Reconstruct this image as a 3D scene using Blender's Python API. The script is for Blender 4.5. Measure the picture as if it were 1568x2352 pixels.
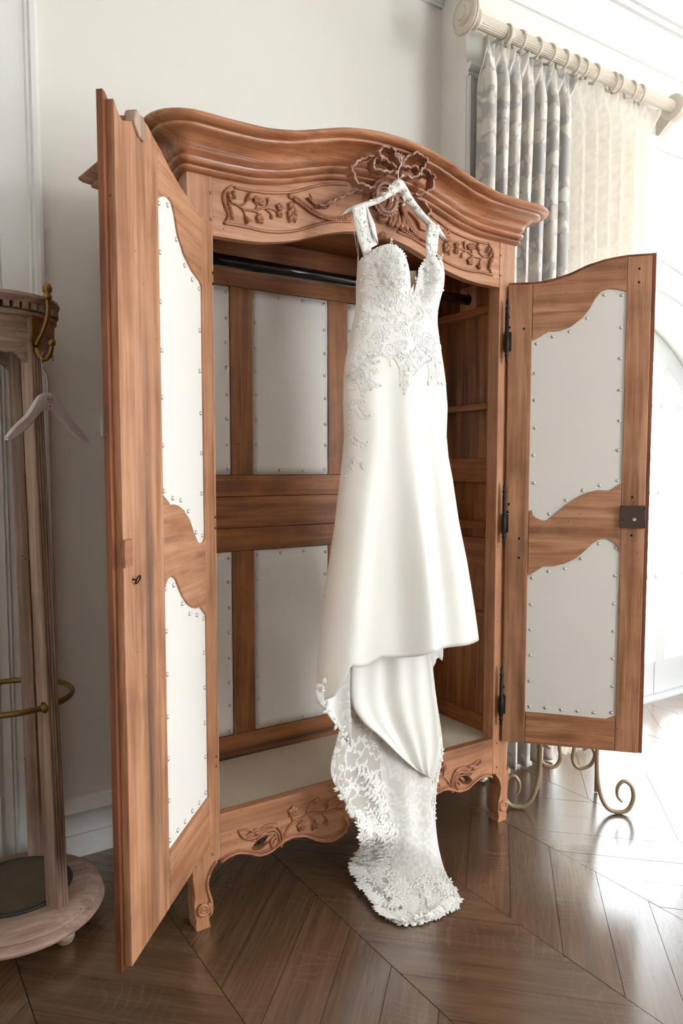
import bpy, math, random
from mathutils import Vector, Matrix
random.seed(7)
for _o in list(bpy.data.objects): bpy.data.objects.remove(_o)
SC = bpy.context.scene
COL = SC.collection
PI = math.pi

# ---------------------------------------------------------------- camera
F_PX, C_X, C_Y, W_PX, H_PX = 1700.0, 784.0, 1192.0, 1568, 2352
PITCH = math.atan(122 / 1700.0); TH = math.radians(56.9)
CAM = Vector((-0.80155, -2.02391, 1.4))
_fh = Vector((math.cos(TH), math.sin(TH), 0)); RGT = Vector((math.sin(TH), -math.cos(TH), 0))
FWD = _fh * math.cos(PITCH) - Vector((0, 0, math.sin(PITCH)))
UPV = Vector((0, 0, math.cos(PITCH))) + _fh * math.sin(PITCH)
cd = bpy.data.cameras.new('camera'); cam = bpy.data.objects.new('camera', cd); COL.objects.link(cam)
cd.sensor_fit = 'VERTICAL'; cd.sensor_height = 36.0; cd.lens = 36.0 * F_PX / H_PX
cd.shift_y = (C_Y - H_PX / 2) / H_PX; cd.shift_x = -(C_X - W_PX / 2) / H_PX
cd.clip_start = 0.05
M = Matrix((RGT, UPV, -FWD)).transposed().to_4x4(); M.translation = CAM
cam.matrix_world = M
SC.camera = cam

# ---------------------------------------------------------------- sky, daylight, exposure
SKY = 14.0
w = bpy.data.worlds.new('sky'); SC.world = w; w.use_nodes = True
bgn = w.node_tree.nodes['Background']; bgn.inputs[0].default_value = (0.925, 0.962, 1.0, 1); bgn.inputs[1].default_value = SKY
SC.view_settings.view_transform = 'Standard'; SC.view_settings.look = 'None'
SC.view_settings.gamma = 1.0; SC.view_settings.use_curve_mapping = False
SC.view_settings.exposure = -0.16
cy = SC.cycles
cy.max_bounces = 4; cy.diffuse_bounces = 3; cy.glossy_bounces = 2; cy.transmission_bounces = 3; cy.transparent_max_bounces = 12
cy.use_adaptive_sampling = True; cy.adaptive_threshold = 0.03
cy.caustics_reflective = False; cy.caustics_refractive = False

ROOM_X0, ROOM_X1, ROOM_Y0, WALL_Y, WIN_Y, CEIL = -2.3, 8.0, -5.0, 0.655, 0.44, 3.78
# all light is the sky's: it enters by the french doors and by the windows of the right-hand and rear walls
R_WIN = [(-1.95, -0.55), (-3.45, -2.05), (-4.85, -3.55)]       # y ranges on the right-hand wall
B_WIN = [(1.9, 3.5)]                   # x ranges on the rear wall
WZ0, WZ1 = 0.2, 3.2

# ---------------------------------------------------------------- pixel -> point on a known plane (1568 x 2352 frame)
def ray(x, y): return RGT * ((x - C_X) / F_PX) - UPV * ((y - C_Y) / F_PX) + FWD
def aty(x, y, Y):
    d = ray(x, y); return CAM + d * ((Y - CAM.y) / d.y)
def atx(x, y, X):
    d = ray(x, y); return CAM + d * ((X - CAM.x) / d.x)
def atz(x, y, Z):
    d = ray(x, y); return CAM + d * ((Z - CAM.z) / d.z)
def atplane(x, y, p0, n):
    d = ray(x, y); return CAM + d * ((p0 - CAM).dot(n) / d.dot(n))

# ---------------------------------------------------------------- materials
def srgb(r, g, b):
    f = lambda c: (c / 255 / 12.92) if c / 255 <= 0.04045 else ((c / 255 + 0.055) / 1.055) ** 2.4
    return (f(r), f(g), f(b), 1)
def newmat(name):
    m = bpy.data.materials.new(name); m.use_nodes = True
    nt = m.node_tree; bs = nt.nodes['Principled BSDF']
    return m, nt, bs
def N(nt, t, **kw):
    n = nt.nodes.new(t)
    for k, v in kw.items():
        if k.startswith('i_'): n.inputs[int(k[2:]) if k[2:].isdigit() else k[2:].replace('_', ' ')].default_value = v
        else: setattr(n, k, v)
    return n
def L(nt, a, b): nt.links.new(a, b)
def ramp(nt, fac, stops):
    r = N(nt, 'ShaderNodeValToRGB'); L(nt, fac, r.inputs[0])
    el = r.color_ramp.elements
    while len(el) < len(stops): el.new(0.5)
    for e, (p, c) in zip(el, stops): e.position = p; e.color = c
    return r.outputs[0]
def mixc(nt, fac, a, b, mode='MIX'):
    n = N(nt, 'ShaderNodeMix', data_type='RGBA', blend_type=mode)
    if isinstance(fac, float): n.inputs[0].default_value = fac
    else: L(nt, fac, n.inputs[0])
    for k, v in ((6, a), (7, b)):
        if isinstance(v, tuple): n.inputs[k].default_value = v
        else: L(nt, v, n.inputs[k])
    return n.outputs[2]
def mth(nt, op, a, b=None, c=None, clamp=False):
    n = N(nt, 'ShaderNodeMath', operation=op, use_clamp=clamp)
    for k, v in enumerate((a, b, c)):
        if v is None: continue
        if isinstance(v, (int, float)): n.inputs[k].default_value = v
        else: L(nt, v, n.inputs[k])
    return n.outputs[0]
def coords(nt, kind='Object', scale=(1, 1, 1), rnd=True, uv=None):
    tc = N(nt, 'ShaderNodeTexCoord'); mp = N(nt, 'ShaderNodeMapping'); mp.inputs['Scale'].default_value = scale
    L(nt, tc.outputs[kind], mp.inputs[0])
    out = mp.outputs[0]
    if rnd:
        oi = N(nt, 'ShaderNodeObjectInfo')
        v = N(nt, 'ShaderNodeVectorMath', operation='MULTIPLY_ADD'); L(nt, oi.outputs['Random'], v.inputs[0])
        v.inputs[1].default_value = (37.1, 53.7, 71.3); L(nt, out, v.inputs[2]); out = v.outputs[0]
    return out
def noise(nt, vec, scale, detail=4.0, rough=0.55, dist=0.0):
    n = N(nt, 'ShaderNodeTexNoise'); n.inputs['Scale'].default_value = scale; n.inputs['Detail'].default_value = detail
    n.inputs['Roughness'].default_value = rough; n.inputs['Distortion'].default_value = dist
    L(nt, vec, n.inputs['Vector']); return n.outputs['Fac']
def bump(nt, bs, h, strength=0.3, dist=0.01):
    b = N(nt, 'ShaderNodeBump'); b.inputs['Strength'].default_value = strength; b.inputs['Distance'].default_value = dist
    L(nt, h, b.inputs['Height']); L(nt, b.outputs[0], bs.inputs['Normal'])
def plain(name, col, rough=0.5, metal=0.0, bumpy=0.0, bscale=60.0, var=0.0):
    m, nt, bs = newmat(name)
    bs.inputs['Roughness'].default_value = rough; bs.inputs['Metallic'].default_value = metal
    v = coords(nt); n = noise(nt, v, bscale)
    d = tuple(c * (1 - var) for c in col[:3]) + (1,)
    L(nt, mixc(nt, n, d, col), bs.inputs['Base Color'])
    if bumpy: bump(nt, bs, n, bumpy, 0.004)
    return m
def wood(name, dark, mid, light, axis, rough=0.42, stain=0.5, fine=1.0, spec=0.5, stretch=1.0, thr=0.56):
    """streaked wood grain running along one object axis, with worn patches and dark stains"""
    m, nt, bs = newmat(name)
    s = [38.0, 38.0, 38.0]; s['xyz'.index(axis)] = 2.2 * stretch
    v = coords(nt, 'Object', tuple(s))
    g = noise(nt, v, 1.0, 4.0, 0.6, 0.6)
    s2 = [190.0, 190.0, 190.0]; s2['xyz'.index(axis)] = 5.0
    v2 = coords(nt, 'Object', tuple(s2), False); fg = noise(nt, v2, 1.0, 1.0, 0.6)
    v3 = coords(nt, 'Object', (1, 1, 1)); big = noise(nt, v3, 5.5, 3.0, 0.6, 0.0)
    v4 = coords(nt, 'Object', tuple(0.3 * q for q in s)); stn = noise(nt, v4, 0.7, 3.0, 0.7, 0.0)
    col = ramp(nt, g, [(0.04, dark), (0.42, mid), (0.68, light), (0.95, mid)])
    col = mixc(nt, mth(nt, 'MULTIPLY', mth(nt, 'SUBTRACT', fg, 0.35, clamp=True), 0.65 * fine), col, dark)
    col = mixc(nt, mth(nt, 'MULTIPLY', mth(nt, 'SUBTRACT', big, 0.5, clamp=True), 2.2, clamp=True), col, light)
    col = mixc(nt, mth(nt, 'MULTIPLY', mth(nt, 'SUBTRACT', 0.46, big, clamp=True), 2.6 * stain, clamp=True), col, dark)
    sm = mth(nt, 'MULTIPLY', mth(nt, 'SUBTRACT', stn, thr, clamp=True), 6.0 * stain, clamp=True)
    col = mixc(nt, sm, col, tuple(c * 0.55 for c in dark[:3]) + (1,))
    vor = N(nt, 'ShaderNodeTexVoronoi'); vor.inputs['Scale'].default_value = 22.0; L(nt, v3, vor.inputs['Vector'])
    hole = mth(nt, 'LESS_THAN', vor.outputs['Distance'], 0.055)
    col = mixc(nt, mth(nt, 'MULTIPLY', hole, 0.75), col, tuple(c * 0.3 for c in dark[:3]) + (1,))
    L(nt, col, bs.inputs['Base Color'])
    L(nt, mth(nt, 'ADD', mth(nt, 'MULTIPLY', big, 0.25), rough - 0.1), bs.inputs['Roughness'])
    bs.inputs['Specular IOR Level'].default_value = spec
    bump(nt, bs, mth(nt, 'ADD', mth(nt, 'ADD', g, fg), mth(nt, 'MULTIPLY', hole, -1.5)), 0.25, 0.003)
    return m
FR = (srgb(120, 74, 48), srgb(188, 130, 92), srgb(212, 158, 120))
CO = (srgb(84, 42, 24), srgb(174, 108, 68), srgb(208, 148, 106))
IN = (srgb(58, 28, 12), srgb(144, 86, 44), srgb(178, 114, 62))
DO = (srgb(92, 56, 34), srgb(166, 112, 76), srgb(204, 152, 116))
MT = {}
for ax in 'xyz':
    MT['front_' + ax] = wood('front wood ' + ax, *FR, ax, 0.38, 0.6, thr=0.54)
    MT['cornice_' + ax] = wood('cornice wood ' + ax, *CO, ax, 0.30, 0.8, spec=0.7, thr=0.5)
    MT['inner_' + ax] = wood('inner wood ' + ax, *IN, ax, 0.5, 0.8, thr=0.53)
    MT['door_' + ax] = wood('door wood ' + ax, *DO, ax, 0.42, 0.8, thr=0.53)
    MT['bleached_' + ax] = wood('limed oak ' + ax, srgb(96, 70, 58), srgb(160, 130, 114), srgb(192, 166, 150), ax, 0.7, 0.2, spec=0.2)
MT['edge_z'] = wood('door edge wood', srgb(60, 28, 14), srgb(118, 64, 36), srgb(150, 88, 52), 'z', 0.5, 0.8)
MT['carve'] = wood('carved wood', srgb(92, 50, 30), srgb(168, 106, 72), srgb(196, 136, 100), 'x', 0.38, 0.2, stretch=4)
MT['carve_dark'] = wood('carved ribbon wood', srgb(92, 56, 42), srgb(156, 108, 86), srgb(188, 142, 118), 'x', 0.36, 0.3, stretch=4, spec=0.7)
MT['linen'] = plain('cream linen', srgb(233, 229, 222), 0.85, 0, 0.08, 240, 0.03)
MT['lining'] = plain('cream lining', srgb(222, 208, 186), 0.9, 0, 0.1, 14, 0.10)
MT['stud'] = plain('silver nail head', srgb(206, 204, 200), 0.28, 0.75)
MT['iron'] = plain('black iron', srgb(44, 36, 34), 0.42, 0.6, 0.1, 80, 0.3)
MT['lockplate'] = plain('dark lock plate', srgb(84, 66, 58), 0.45, 0.4, 0.1, 60, 0.2)
MT['rail'] = plain('black hanging rail', srgb(26, 25, 26), 0.16, 0.3)
MT['peg'] = wood('wooden peg', srgb(92, 50, 30), srgb(160, 104, 72), srgb(190, 134, 98), 'x', 0.5, 0.2)
MT['wall'] = plain('warm white wall paint', srgb(239, 235, 226), 0.75, 0, 0.03, 90, 0.01)
MT['trim'] = plain('white trim paint', srgb(238, 237, 233), 0.45, 0, 0.0, 20, 0.01)
MT['doorpaint'] = plain('pale grey-white door paint', srgb(212, 215, 215), 0.45, 0, 0.0, 20, 0.01)
MT['ceiling'] = plain('white ceiling paint', srgb(240, 238, 234), 0.8)
MT['cream'] = plain('cream painted wood', srgb(226, 215, 196), 0.5, 0, 0.12, 70, 0.08)
MT['brass'] = plain('aged brass', srgb(150, 120, 70), 0.38, 0.85, 0.15, 60, 0.35)
MT['gold'] = plain('painted gold iron', srgb(178, 160, 128), 0.45, 0.25, 0.1, 70, 0.15)
MT['wire'] = plain('white coated wire', srgb(225, 222, 216), 0.3, 0.3)
MT['steel'] = plain('steel wire', srgb(176, 170, 162), 0.25, 0.9)
MT['hanger'] = plain('white painted hanger wood', srgb(238, 234, 226), 0.5, 0, 0.05, 40, 0.03)
MT['palehanger'] = plain('pale grey wooden hanger', srgb(224, 216, 212), 0.4, 0, 0.03, 40, 0.03)
MT['ink'] = plain('dark print', srgb(50, 46, 46), 0.7)
MT['plastic'] = plain('white plastic', srgb(236, 236, 234), 0.4)
MT['zinc'] = plain('dark zinc tray', srgb(70, 72, 68), 0.5, 0.5, 0.25, 14, 0.45)
MT['sand'] = plain('dusty tray bottom', srgb(118, 104, 86), 0.9, 0, 0.2, 16, 0.45)
MT['cushion'] = plain('cream cushion fabric', srgb(226, 218, 204), 0.9, 0, 0.2, 200, 0.05)

def floor_mat(name, ax='x'):
    m, nt, bs = newmat(name)
    v = coords(nt, 'Object', (2.0, 34.0, 34.0)); g = noise(nt, v, 1.0, 6.0, 0.62, 0.5)
    vf = coords(nt, 'Object', (7.0, 260.0, 200.0)); fg = noise(nt, vf, 1.0, 3.0, 0.6)
    vb = coords(nt, 'Object', (1, 1, 1)); big = noise(nt, vb, 3.2, 3.0)
    oi = N(nt, 'ShaderNodeObjectInfo')
    col = ramp(nt, g, [(0.2, srgb(80, 59, 44)), (0.5, srgb(107, 80, 59)), (0.8, srgb(130, 100, 75))])
    col = mixc(nt, mth(nt, 'MULTIPLY', mth(nt, 'SUBTRACT', fg, 0.42, clamp=True), 1.6, clamp=True), col, srgb(70, 50, 37))
    # pale wavy ray flecks of quarter-sawn oak
    wv = N(nt, 'ShaderNodeTexWave', wave_type='BANDS', bands_direction='X'); wv.inputs['Scale'].default_value = 7.0
    wv.inputs['Distortion'].default_value = 14.0; wv.inputs['Detail'].default_value = 2.0; wv.inputs['Detail Scale'].default_value = 0.7
    L(nt, coords(nt, 'Object', (1.4, 1.0, 1.0)), wv.inputs['Vector'])
    fl = mth(nt, 'MULTIPLY', mth(nt, 'SUBTRACT', wv.outputs['Fac'], 0.86, clamp=True), 5.0, clamp=True)
    fl = mth(nt, 'MULTIPLY', fl, mth(nt, 'MULTIPLY', mth(nt, 'SUBTRACT', big, 0.54, clamp=True), 7.0, clamp=True))
    col = mixc(nt, mth(nt, 'MULTIPLY', fl, 0.42), col, srgb(158, 122, 88))
    tone = mth(nt, 'ADD', mth(nt, 'MULTIPLY', oi.outputs['Random'], 0.24), 0.84)
    hs = N(nt, 'ShaderNodeHueSaturation'); L(nt, tone, hs.inputs['Value']); L(nt, col, hs.inputs['Color'])
    L(nt, hs.outputs[0], bs.inputs['Base Color'])
    L(nt, mth(nt, 'ADD', mth(nt, 'MULTIPLY', big, 0.10), 0.2), bs.inputs['Roughness'])
    bs.inputs['Coat Weight'].default_value = 1.0; bs.inputs['Coat Roughness'].default_value = 0.2; bs.inputs['Coat IOR'].default_value = 1.6
    bump(nt, bs, mth(nt, 'ADD', mth(nt, 'MULTIPLY', fg, 0.5), mth(nt, 'MULTIPLY', g, 0.5)), 0.14, 0.0015)
    return m
MT['oak'] = floor_mat('dark oiled oak plank')
MT['joint'] = plain('dark floor joint', srgb(24, 16, 12), 0.8)

def fabric_satin():
    m, nt, bs = newmat('ivory satin'); bs.inputs['Roughness'].default_value = 0.5
    bs.inputs['Base Color'].default_value = srgb(242, 240, 233)
    bs.inputs['Sheen Weight'].default_value = 0.25; bs.inputs['Subsurface Weight'].default_value = 0.0
    v = coords(nt, 'Object', (1, 1, 1), False); n = noise(nt, v, 320, 2.0); bump(nt, bs, n, 0.05, 0.001)
    return m
MT['satin'] = fabric_satin()
def fabric_lace(name, base_alpha, hole_alpha, scale=34.0, opaque=False, edge=False):
    m, nt, bs = newmat(name); bs.inputs['Roughness'].default_value = 0.8
    bs.inputs['Base Color'].default_value = srgb(244, 243, 238)
    v = coords(nt, 'Object', (1, 1, 1), False)
    dn = N(nt, 'ShaderNodeTexNoise'); dn.inputs['Scale'].default_value = 12.0; L(nt, v, dn.inputs['Vector'])
    vv = N(nt, 'ShaderNodeVectorMath', operation='MULTIPLY_ADD'); L(nt, dn.outputs['Color'], vv.inputs[0]); vv.inputs[1].default_value = (.05, .05, .05); L(nt, v, vv.inputs[2])
    vo = N(nt, 'ShaderNodeTexVoronoi', feature='SMOOTH_F1'); vo.inputs['Scale'].default_value = scale; L(nt, vv.outputs[0], vo.inputs['Vector'])
    iso = noise(nt, vv.outputs[0], scale * 0.36, 1.0, 0.5)
    vine = mth(nt, 'LESS_THAN', mth(nt, 'ABSOLUTE', mth(nt, 'SUBTRACT', iso, 0.5)), 0.035)
    near = mth(nt, 'LESS_THAN', mth(nt, 'ABSOLUTE', mth(nt, 'SUBTRACT', iso, 0.5)), 0.10)
    h = mth(nt, 'ADD', vine, mth(nt, 'MULTIPLY', near, mth(nt, 'LESS_THAN', vo.outputs['Distance'], 0.36)), clamp=True)
    if not opaque:
        L(nt, mth(nt, 'ADD', mth(nt, 'MULTIPLY', h, base_alpha - hole_alpha), hole_alpha), bs.inputs['Alpha'])
    bump(nt, bs, mth(nt, 'ADD', mth(nt, 'SUBTRACT', 1.0, vo.outputs['Distance']), h), 0.35, 0.003)
    return m
MT['lace'] = fabric_lace('ivory raised lace', 1, 1, 90.0, True)
MT['tulle_lace'] = fabric_lace('sheer lace tulle', 0.95, 0.55, 70.0)
MT['tulle_dense'] = fabric_lace('dense lace tulle', 0.98, 0.86, 70.0)
MT['applique'] = plain('white lace applique', srgb(243, 242, 237), 0.75, 0, 0.1, 300, 0.02)
MT['nude'] = plain('beige mesh', srgb(226, 206, 176), 0.8)
MT['bead'] = plain('tiny pearl beads', srgb(250, 248, 244), 0.2)

def floral_mat():
    """cream flower clusters on a grey-blue woven ground"""
    m, nt, bs = newmat('grey floral curtain cloth'); bs.inputs['Roughness'].default_value = 0.7
    tc = N(nt, 'ShaderNodeTexCoord'); uv = tc.outputs['UV']
    nz = N(nt, 'ShaderNodeTexNoise'); nz.inputs['Scale'].default_value = 9.0; L(nt, uv, nz.inputs['Vector'])
    wv = N(nt, 'ShaderNodeVectorMath', operation='MULTIPLY_ADD'); L(nt, nz.outputs['Color'], wv.inputs[0]); wv.inputs[1].default_value = (.05, .05, 0); L(nt, uv, wv.inputs[2])
    cl = noise(nt, wv.outputs[0], 6.5, 1.5, 0.5)
    keep = mth(nt, 'MULTIPLY', mth(nt, 'SUBTRACT', cl, 0.455, clamp=True), 30.0, clamp=True)
    def petals(sc, lim, st):
        vm = N(nt, 'ShaderNodeMapping'); vm.inputs['Scale'].default_value = (sc, sc * st, 1); L(nt, wv.outputs[0], vm.inputs[0])
        vc = N(nt, 'ShaderNodeTexVoronoi', voronoi_dimensions='2D'); vc.inputs['Scale'].default_value = 1.0; L(nt, vm.outputs[0], vc.inputs['Vector'])
        return mth(nt, 'MULTIPLY', mth(nt, 'SUBTRACT', lim, vc.outputs['Distance'], clamp=True), 16.0, clamp=True), vc
    pa, va = petals(22.0, 0.56, 0.8)
    pb, vb_ = petals(36.0, 0.36, 0.45)
    spr = mth(nt, 'MULTIPLY', mth(nt, 'MULTIPLY', mth(nt, 'SUBTRACT', cl, 0.40, clamp=True), 30.0, clamp=True), pb)
    mask = mth(nt, 'MAXIMUM', mth(nt, 'MULTIPLY', keep, pa), mth(nt, 'MULTIPLY', spr, 0.9))
    sc_ = N(nt, 'ShaderNodeSeparateColor'); L(nt, va.outputs['Color'], sc_.inputs[0])
    cream = mixc(nt, sc_.outputs[0], srgb(230, 226, 216), srgb(208, 201, 187))
    col = mixc(nt, mask, srgb(184, 181, 178), cream)
    L(nt, col, bs.inputs['Base Color'])
    bump(nt, bs, mask, 0.15, 0.002)
    return m
MT['floral'] = floral_mat()
def sheer_mat():
    m, nt, bs = newmat('cream sheer curtain cloth')
    nt.nodes.remove(bs); out = nt.nodes['Material Output']
    tc = N(nt, 'ShaderNodeTexCoord'); n = noise(nt, tc.outputs['UV'], 26.0, 3.0)
    d = N(nt, 'ShaderNodeBsdfDiffuse'); d.inputs[0].default_value = srgb(248, 242, 230)
    t = N(nt, 'ShaderNodeBsdfTranslucent'); t.inputs[0].default_value = srgb(252, 246, 234)
    tr = N(nt, 'ShaderNodeBsdfTransparent')
    m1 = N(nt, 'ShaderNodeMixShader'); m1.inputs[0].default_value = 0.55; L(nt, d.outputs[0], m1.inputs[1]); L(nt, t.outputs[0], m1.inputs[2])
    m2 = N(nt, 'ShaderNodeMixShader'); L(nt, mth(nt, 'ADD', mth(nt, 'MULTIPLY', n, 0.3), 0.42, clamp=True), m2.inputs[0]); L(nt, tr.outputs[0], m2.inputs[1]); L(nt, m1.outputs[0], m2.inputs[2])
    L(nt, m2.outputs[0], out.inputs[0]); return m
MT['sheer'] = sheer_mat()
def glass_mat():
    m, nt, bs = newmat('window glass'); nt.nodes.remove(bs); out = nt.nodes['Material Output']
    tr = N(nt, 'ShaderNodeBsdfTransparent'); tr.inputs[0].default_value = (.96, .98, .98, 1)
    gl = N(nt, 'ShaderNodeBsdfGlossy'); gl.inputs['Roughness'].default_value = 0.02
    mx = N(nt, 'ShaderNodeMixShader'); mx.inputs[0].default_value = 0.05; L(nt, tr.outputs[0], mx.inputs[1]); L(nt, gl.outputs[0], mx.inputs[2])
    L(nt, mx.outputs[0], out.inputs[0]); return m
MT['glass'] = glass_mat()

# ---------------------------------------------------------------- mesh helpers
def tag(o, label=None, cat=None, group=None, kind=None):
    if label: o['label'] = label
    if cat: o['category'] = cat
    if group: o['group'] = group
    if kind: o['kind'] = kind
    return o
def empty(name, loc=(0, 0, 0), rz=0.0, label=None, cat=None, group=None, parent=None):
    o = bpy.data.objects.new(name, None); COL.objects.link(o); o.location = loc; o.rotation_euler = (0, 0, rz); o.empty_display_size = 0.05
    if parent: o.parent = parent
    return tag(o, label, cat, group)
def catmull(pts, n=6, closed=False):
    P = [Vector(p) for p in pts]; out = []; m = len(P)
    for i in range(m if closed else m - 1):
        if closed: a, b, c, d = P[i - 1], P[i], P[(i + 1) % m], P[(i + 2) % m]
        else: a, b, c, d = P[max(i - 1, 0)], P[i], P[i + 1], P[min(i + 2, m - 1)]
        for k in range(n):
            t = k / n
            out.append(0.5 * ((2 * b) + (c - a) * t + (2 * a - 5 * b + 4 * c - d) * t * t + (3 * b - a - 3 * c + d) * t ** 3))
    if not closed: out.append(P[-1])
    return out
def lerp(a, b, t): return a + (b - a) * t
def interp(x, pts):
    if x <= pts[0][0]: return pts[0][1]
    for (x0, y0), (x1, y1) in zip(pts, pts[1:]):
        if x <= x1: return lerp(y0, y1, (x - x0) / (x1 - x0))
    return pts[-1][1]
def smooth(x, a, b):
    t = min(1, max(0, (x - a) / (b - a))); return t * t * (3 - 2 * t)
class Frame:
    """plane frame: (u, v, w) -> o + u*U + v*V + w*Wn"""
    def __init__(s, o, u, v, wn): s.o, s.u, s.v, s.w = Vector(o), Vector(u), Vector(v), Vector(wn)
    def __call__(s, u, v, w=0): return s.o + s.u * u + s.v * v + s.w * w
FRONT = Frame((0, 0, 0), (1, 0, 0), (0, 0, 1), (0, -1, 0))
class MB:
    def __init__(s): s.v = []; s.f = []; s.uv = None
    def add(s, vs, fs):
        b = len(s.v); s.v += [Vector(p) for p in vs]; s.f += [tuple(i + b for i in f) for f in fs]; return b
    def box(s, p0, p1, fr=None):
        x0, y0, z0 = p0; x1, y1, z1 = p1
        vs = [(x0, y0, z0), (x1, y0, z0), (x1, y1, z0), (x0, y1, z0), (x0, y0, z1), (x1, y0, z1), (x1, y1, z1), (x0, y1, z1)]
        if fr: vs = [fr(*p) for p in vs]
        s.add(vs, [(3, 2, 1, 0), (4, 5, 6, 7), (0, 1, 5, 4), (1, 2, 6, 5), (2, 3, 7, 6), (3, 0, 4, 7)]); return s
    def prism(s, poly, fr, w0, w1):
        n = len(poly)
        vs = [fr(p[0], p[1], w0) for p in poly] + [fr(p[0], p[1], w1) for p in poly]
        s.add(vs, [tuple(range(n - 1, -1, -1)), tuple(range(n, 2 * n))] + [(i, (i + 1) % n, n + (i + 1) % n, n + i) for i in range(n)]); return s
    def loft(s, rings, closed=True, caps=False):
        n = len(rings[0]); b = len(s.v)
        for r in rings: s.v += [Vector(p) for p in r]
        for j in range(len(rings) - 1):
            for i in range(n if closed else n - 1):
                k = (i + 1) % n
                s.f.append((b + j * n + i, b + j * n + k, b + (j + 1) * n + k, b + (j + 1) * n + i))
        if caps:
            s.f.append(tuple(b + i for i in range(n - 1, -1, -1))); m = b + (len(rings) - 1) * n; s.f.append(tuple(m + i for i in range(n)))
        return s
    def tube(s, pts, r, seg=8, caps=True, flat=1.0):
        P = [Vector(p) for p in pts]; n = len(P)
        if not callable(r):
            if isinstance(r, (list, tuple)): rr = list(r); rf = lambda t: interp(t, [(i / (len(rr) - 1), q) for i, q in enumerate(rr)])
            else: rf = lambda t, q=r: q
        else: rf = r
        t0 = (P[1] - P[0]).normalized()
        nrm = t0.orthogonal().normalized(); rings = []
        for i in range(n):
            t = (P[min(i + 1, n - 1)] - P[max(i - 1, 0)])
            t = t.normalized() if t.length > 1e-9 else t0
            nrm = (nrm - t * nrm.dot(t)); nrm = nrm.normalized() if nrm.length > 1e-6 else t.orthogonal().normalized()
            bi = t.cross(nrm); R = rf(i / (n - 1))
            rings.append([P[i] + nrm * (R * math.cos(2 * PI * k / seg)) + bi * (R * flat * math.sin(2 * PI * k / seg)) for k in range(seg)])
        return s.loft(rings, True, caps)
    def lathe(s, prof, o=(0, 0, 0), axis=(0, 0, 1), seg=24):
        A = Vector(axis).normalized(); U = A.orthogonal().normalized(); V = A.cross(U); o = Vector(o)
        rings = [[o + A * h + U * (r * math.cos(2 * PI * k / seg)) + V * (r * math.sin(2 * PI * k / seg)) for k in range(seg)] for r, h in prof]
        return s.loft(rings, True, True)
    def ball(s, c, r, seg=10, rings=6, squash=(1, 1, 1), fr=None):
        c = Vector(c)
        R = []
        for j in range(rings + 1):
            a = -PI / 2 + PI * j / rings; a = max(-PI / 2 + .05, min(PI / 2 - .05, a))
            R.append([c + Vector((r * math.cos(a) * math.cos(2 * PI * k / seg) * squash[0], r * math.cos(a) * math.sin(2 * PI * k / seg) * squash[1], r * math.sin(a) * squash[2])) for k in range(seg)])
        if fr: R = [[fr(*p) for p in q] for q in R]
        return s.loft(R, True, True)
    def leaf(s, p, d, n, ln, wd, h=0.004, curl=0.0, cup=0.4):
        """a domed pointed leaf lying on a surface: p base, d direction, n normal"""
        p, d, n = Vector(p), Vector(d).normalized(), Vector(n).normalized(); sd = n.cross(d).normalized(); d = sd.cross(n)
        prof = [(0, .12), (.2, .75), (.45, 1.0), (.72, .7), (1, .04)]
        vs = []
        for t, wv in prof:
            c = p + d * (ln * t) + sd * (curl * ln * t * t) + n * (h * (1 - (2 * t - 1) ** 2) * .6)
            for k in (-1, -.5, 0, .5, 1):
                vs.append(c + sd * (wd * .5 * wv * k) + n * (h * (1 - k * k * .9) * (.4 + .6 * wv) - (h * cup if k == 0 else 0)))
        fs = [(j * 5 + k, j * 5 + k + 1, (j + 1) * 5 + k + 1, (j + 1) * 5 + k) for j in range(4) for k in range(4)]
        s.add(vs, fs); return s
    def strip(s, pts, fr, w0, w1, th):
        """a ribbon standing on edge along a 2-D polyline in a frame"""
        P = [Vector((p[0], p[1])) for p in pts]; n = len(P); rings = []
        for i in range(n):
            t = (P[min(i + 1, n - 1)] - P[max(i - 1, 0)]); t = t.normalized() if t.length else Vector((1, 0)); nn = Vector((-t.y, t.x)) * th / 2
            ww0 = w0(i / (n - 1)) if callable(w0) else w0; ww1 = w1(i / (n - 1)) if callable(w1) else w1
            rings.append([fr(P[i].x + nn.x, P[i].y + nn.y, ww0), fr(P[i].x + nn.x, P[i].y + nn.y, ww1), fr(P[i].x - nn.x, P[i].y - nn.y, ww1), fr(P[i].x - nn.x, P[i].y - nn.y, ww0)])
        return s.loft(rings, True, True)
    def columns(s, xs, spans, fr, w0, w1):
        """solid plate built from vertical columns; spans(x) -> list of (bottom, top)"""
        S = [spans(x) for x in xs]
        for i in range(len(xs) - 1):
            a, b = S[i], S[i + 1]
            if len(a) != len(b):
                c = a if len(a) > len(b) else b; a = b = c
            for k in range(len(a)):
                q = [(xs[i], a[k][0]), (xs[i + 1], b[k][0]), (xs[i + 1], b[k][1]), (xs[i], a[k][1])]
                vs = [fr(u, v, w0) for u, v in q] + [fr(u, v, w1) for u, v in q]
                fs = [(3, 2, 1, 0), (4, 5, 6, 7), (0, 1, 5, 4), (2, 3, 7, 6)]
                if i == 0 or len(S[i - 1]) != len(a): fs.append((3, 0, 4, 7))
                if i == len(xs) - 2 or (i + 2 < len(xs) and len(S[i + 2]) != len(b)): fs.append((1, 2, 6, 5))
                s.add(vs, fs)
        return s
    def mesh(s, name):
        me = bpy.data.meshes.new(name); me.from_pydata([tuple(p) for p in s.v], [], s.f); me.validate(); me.update(); return me
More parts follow.
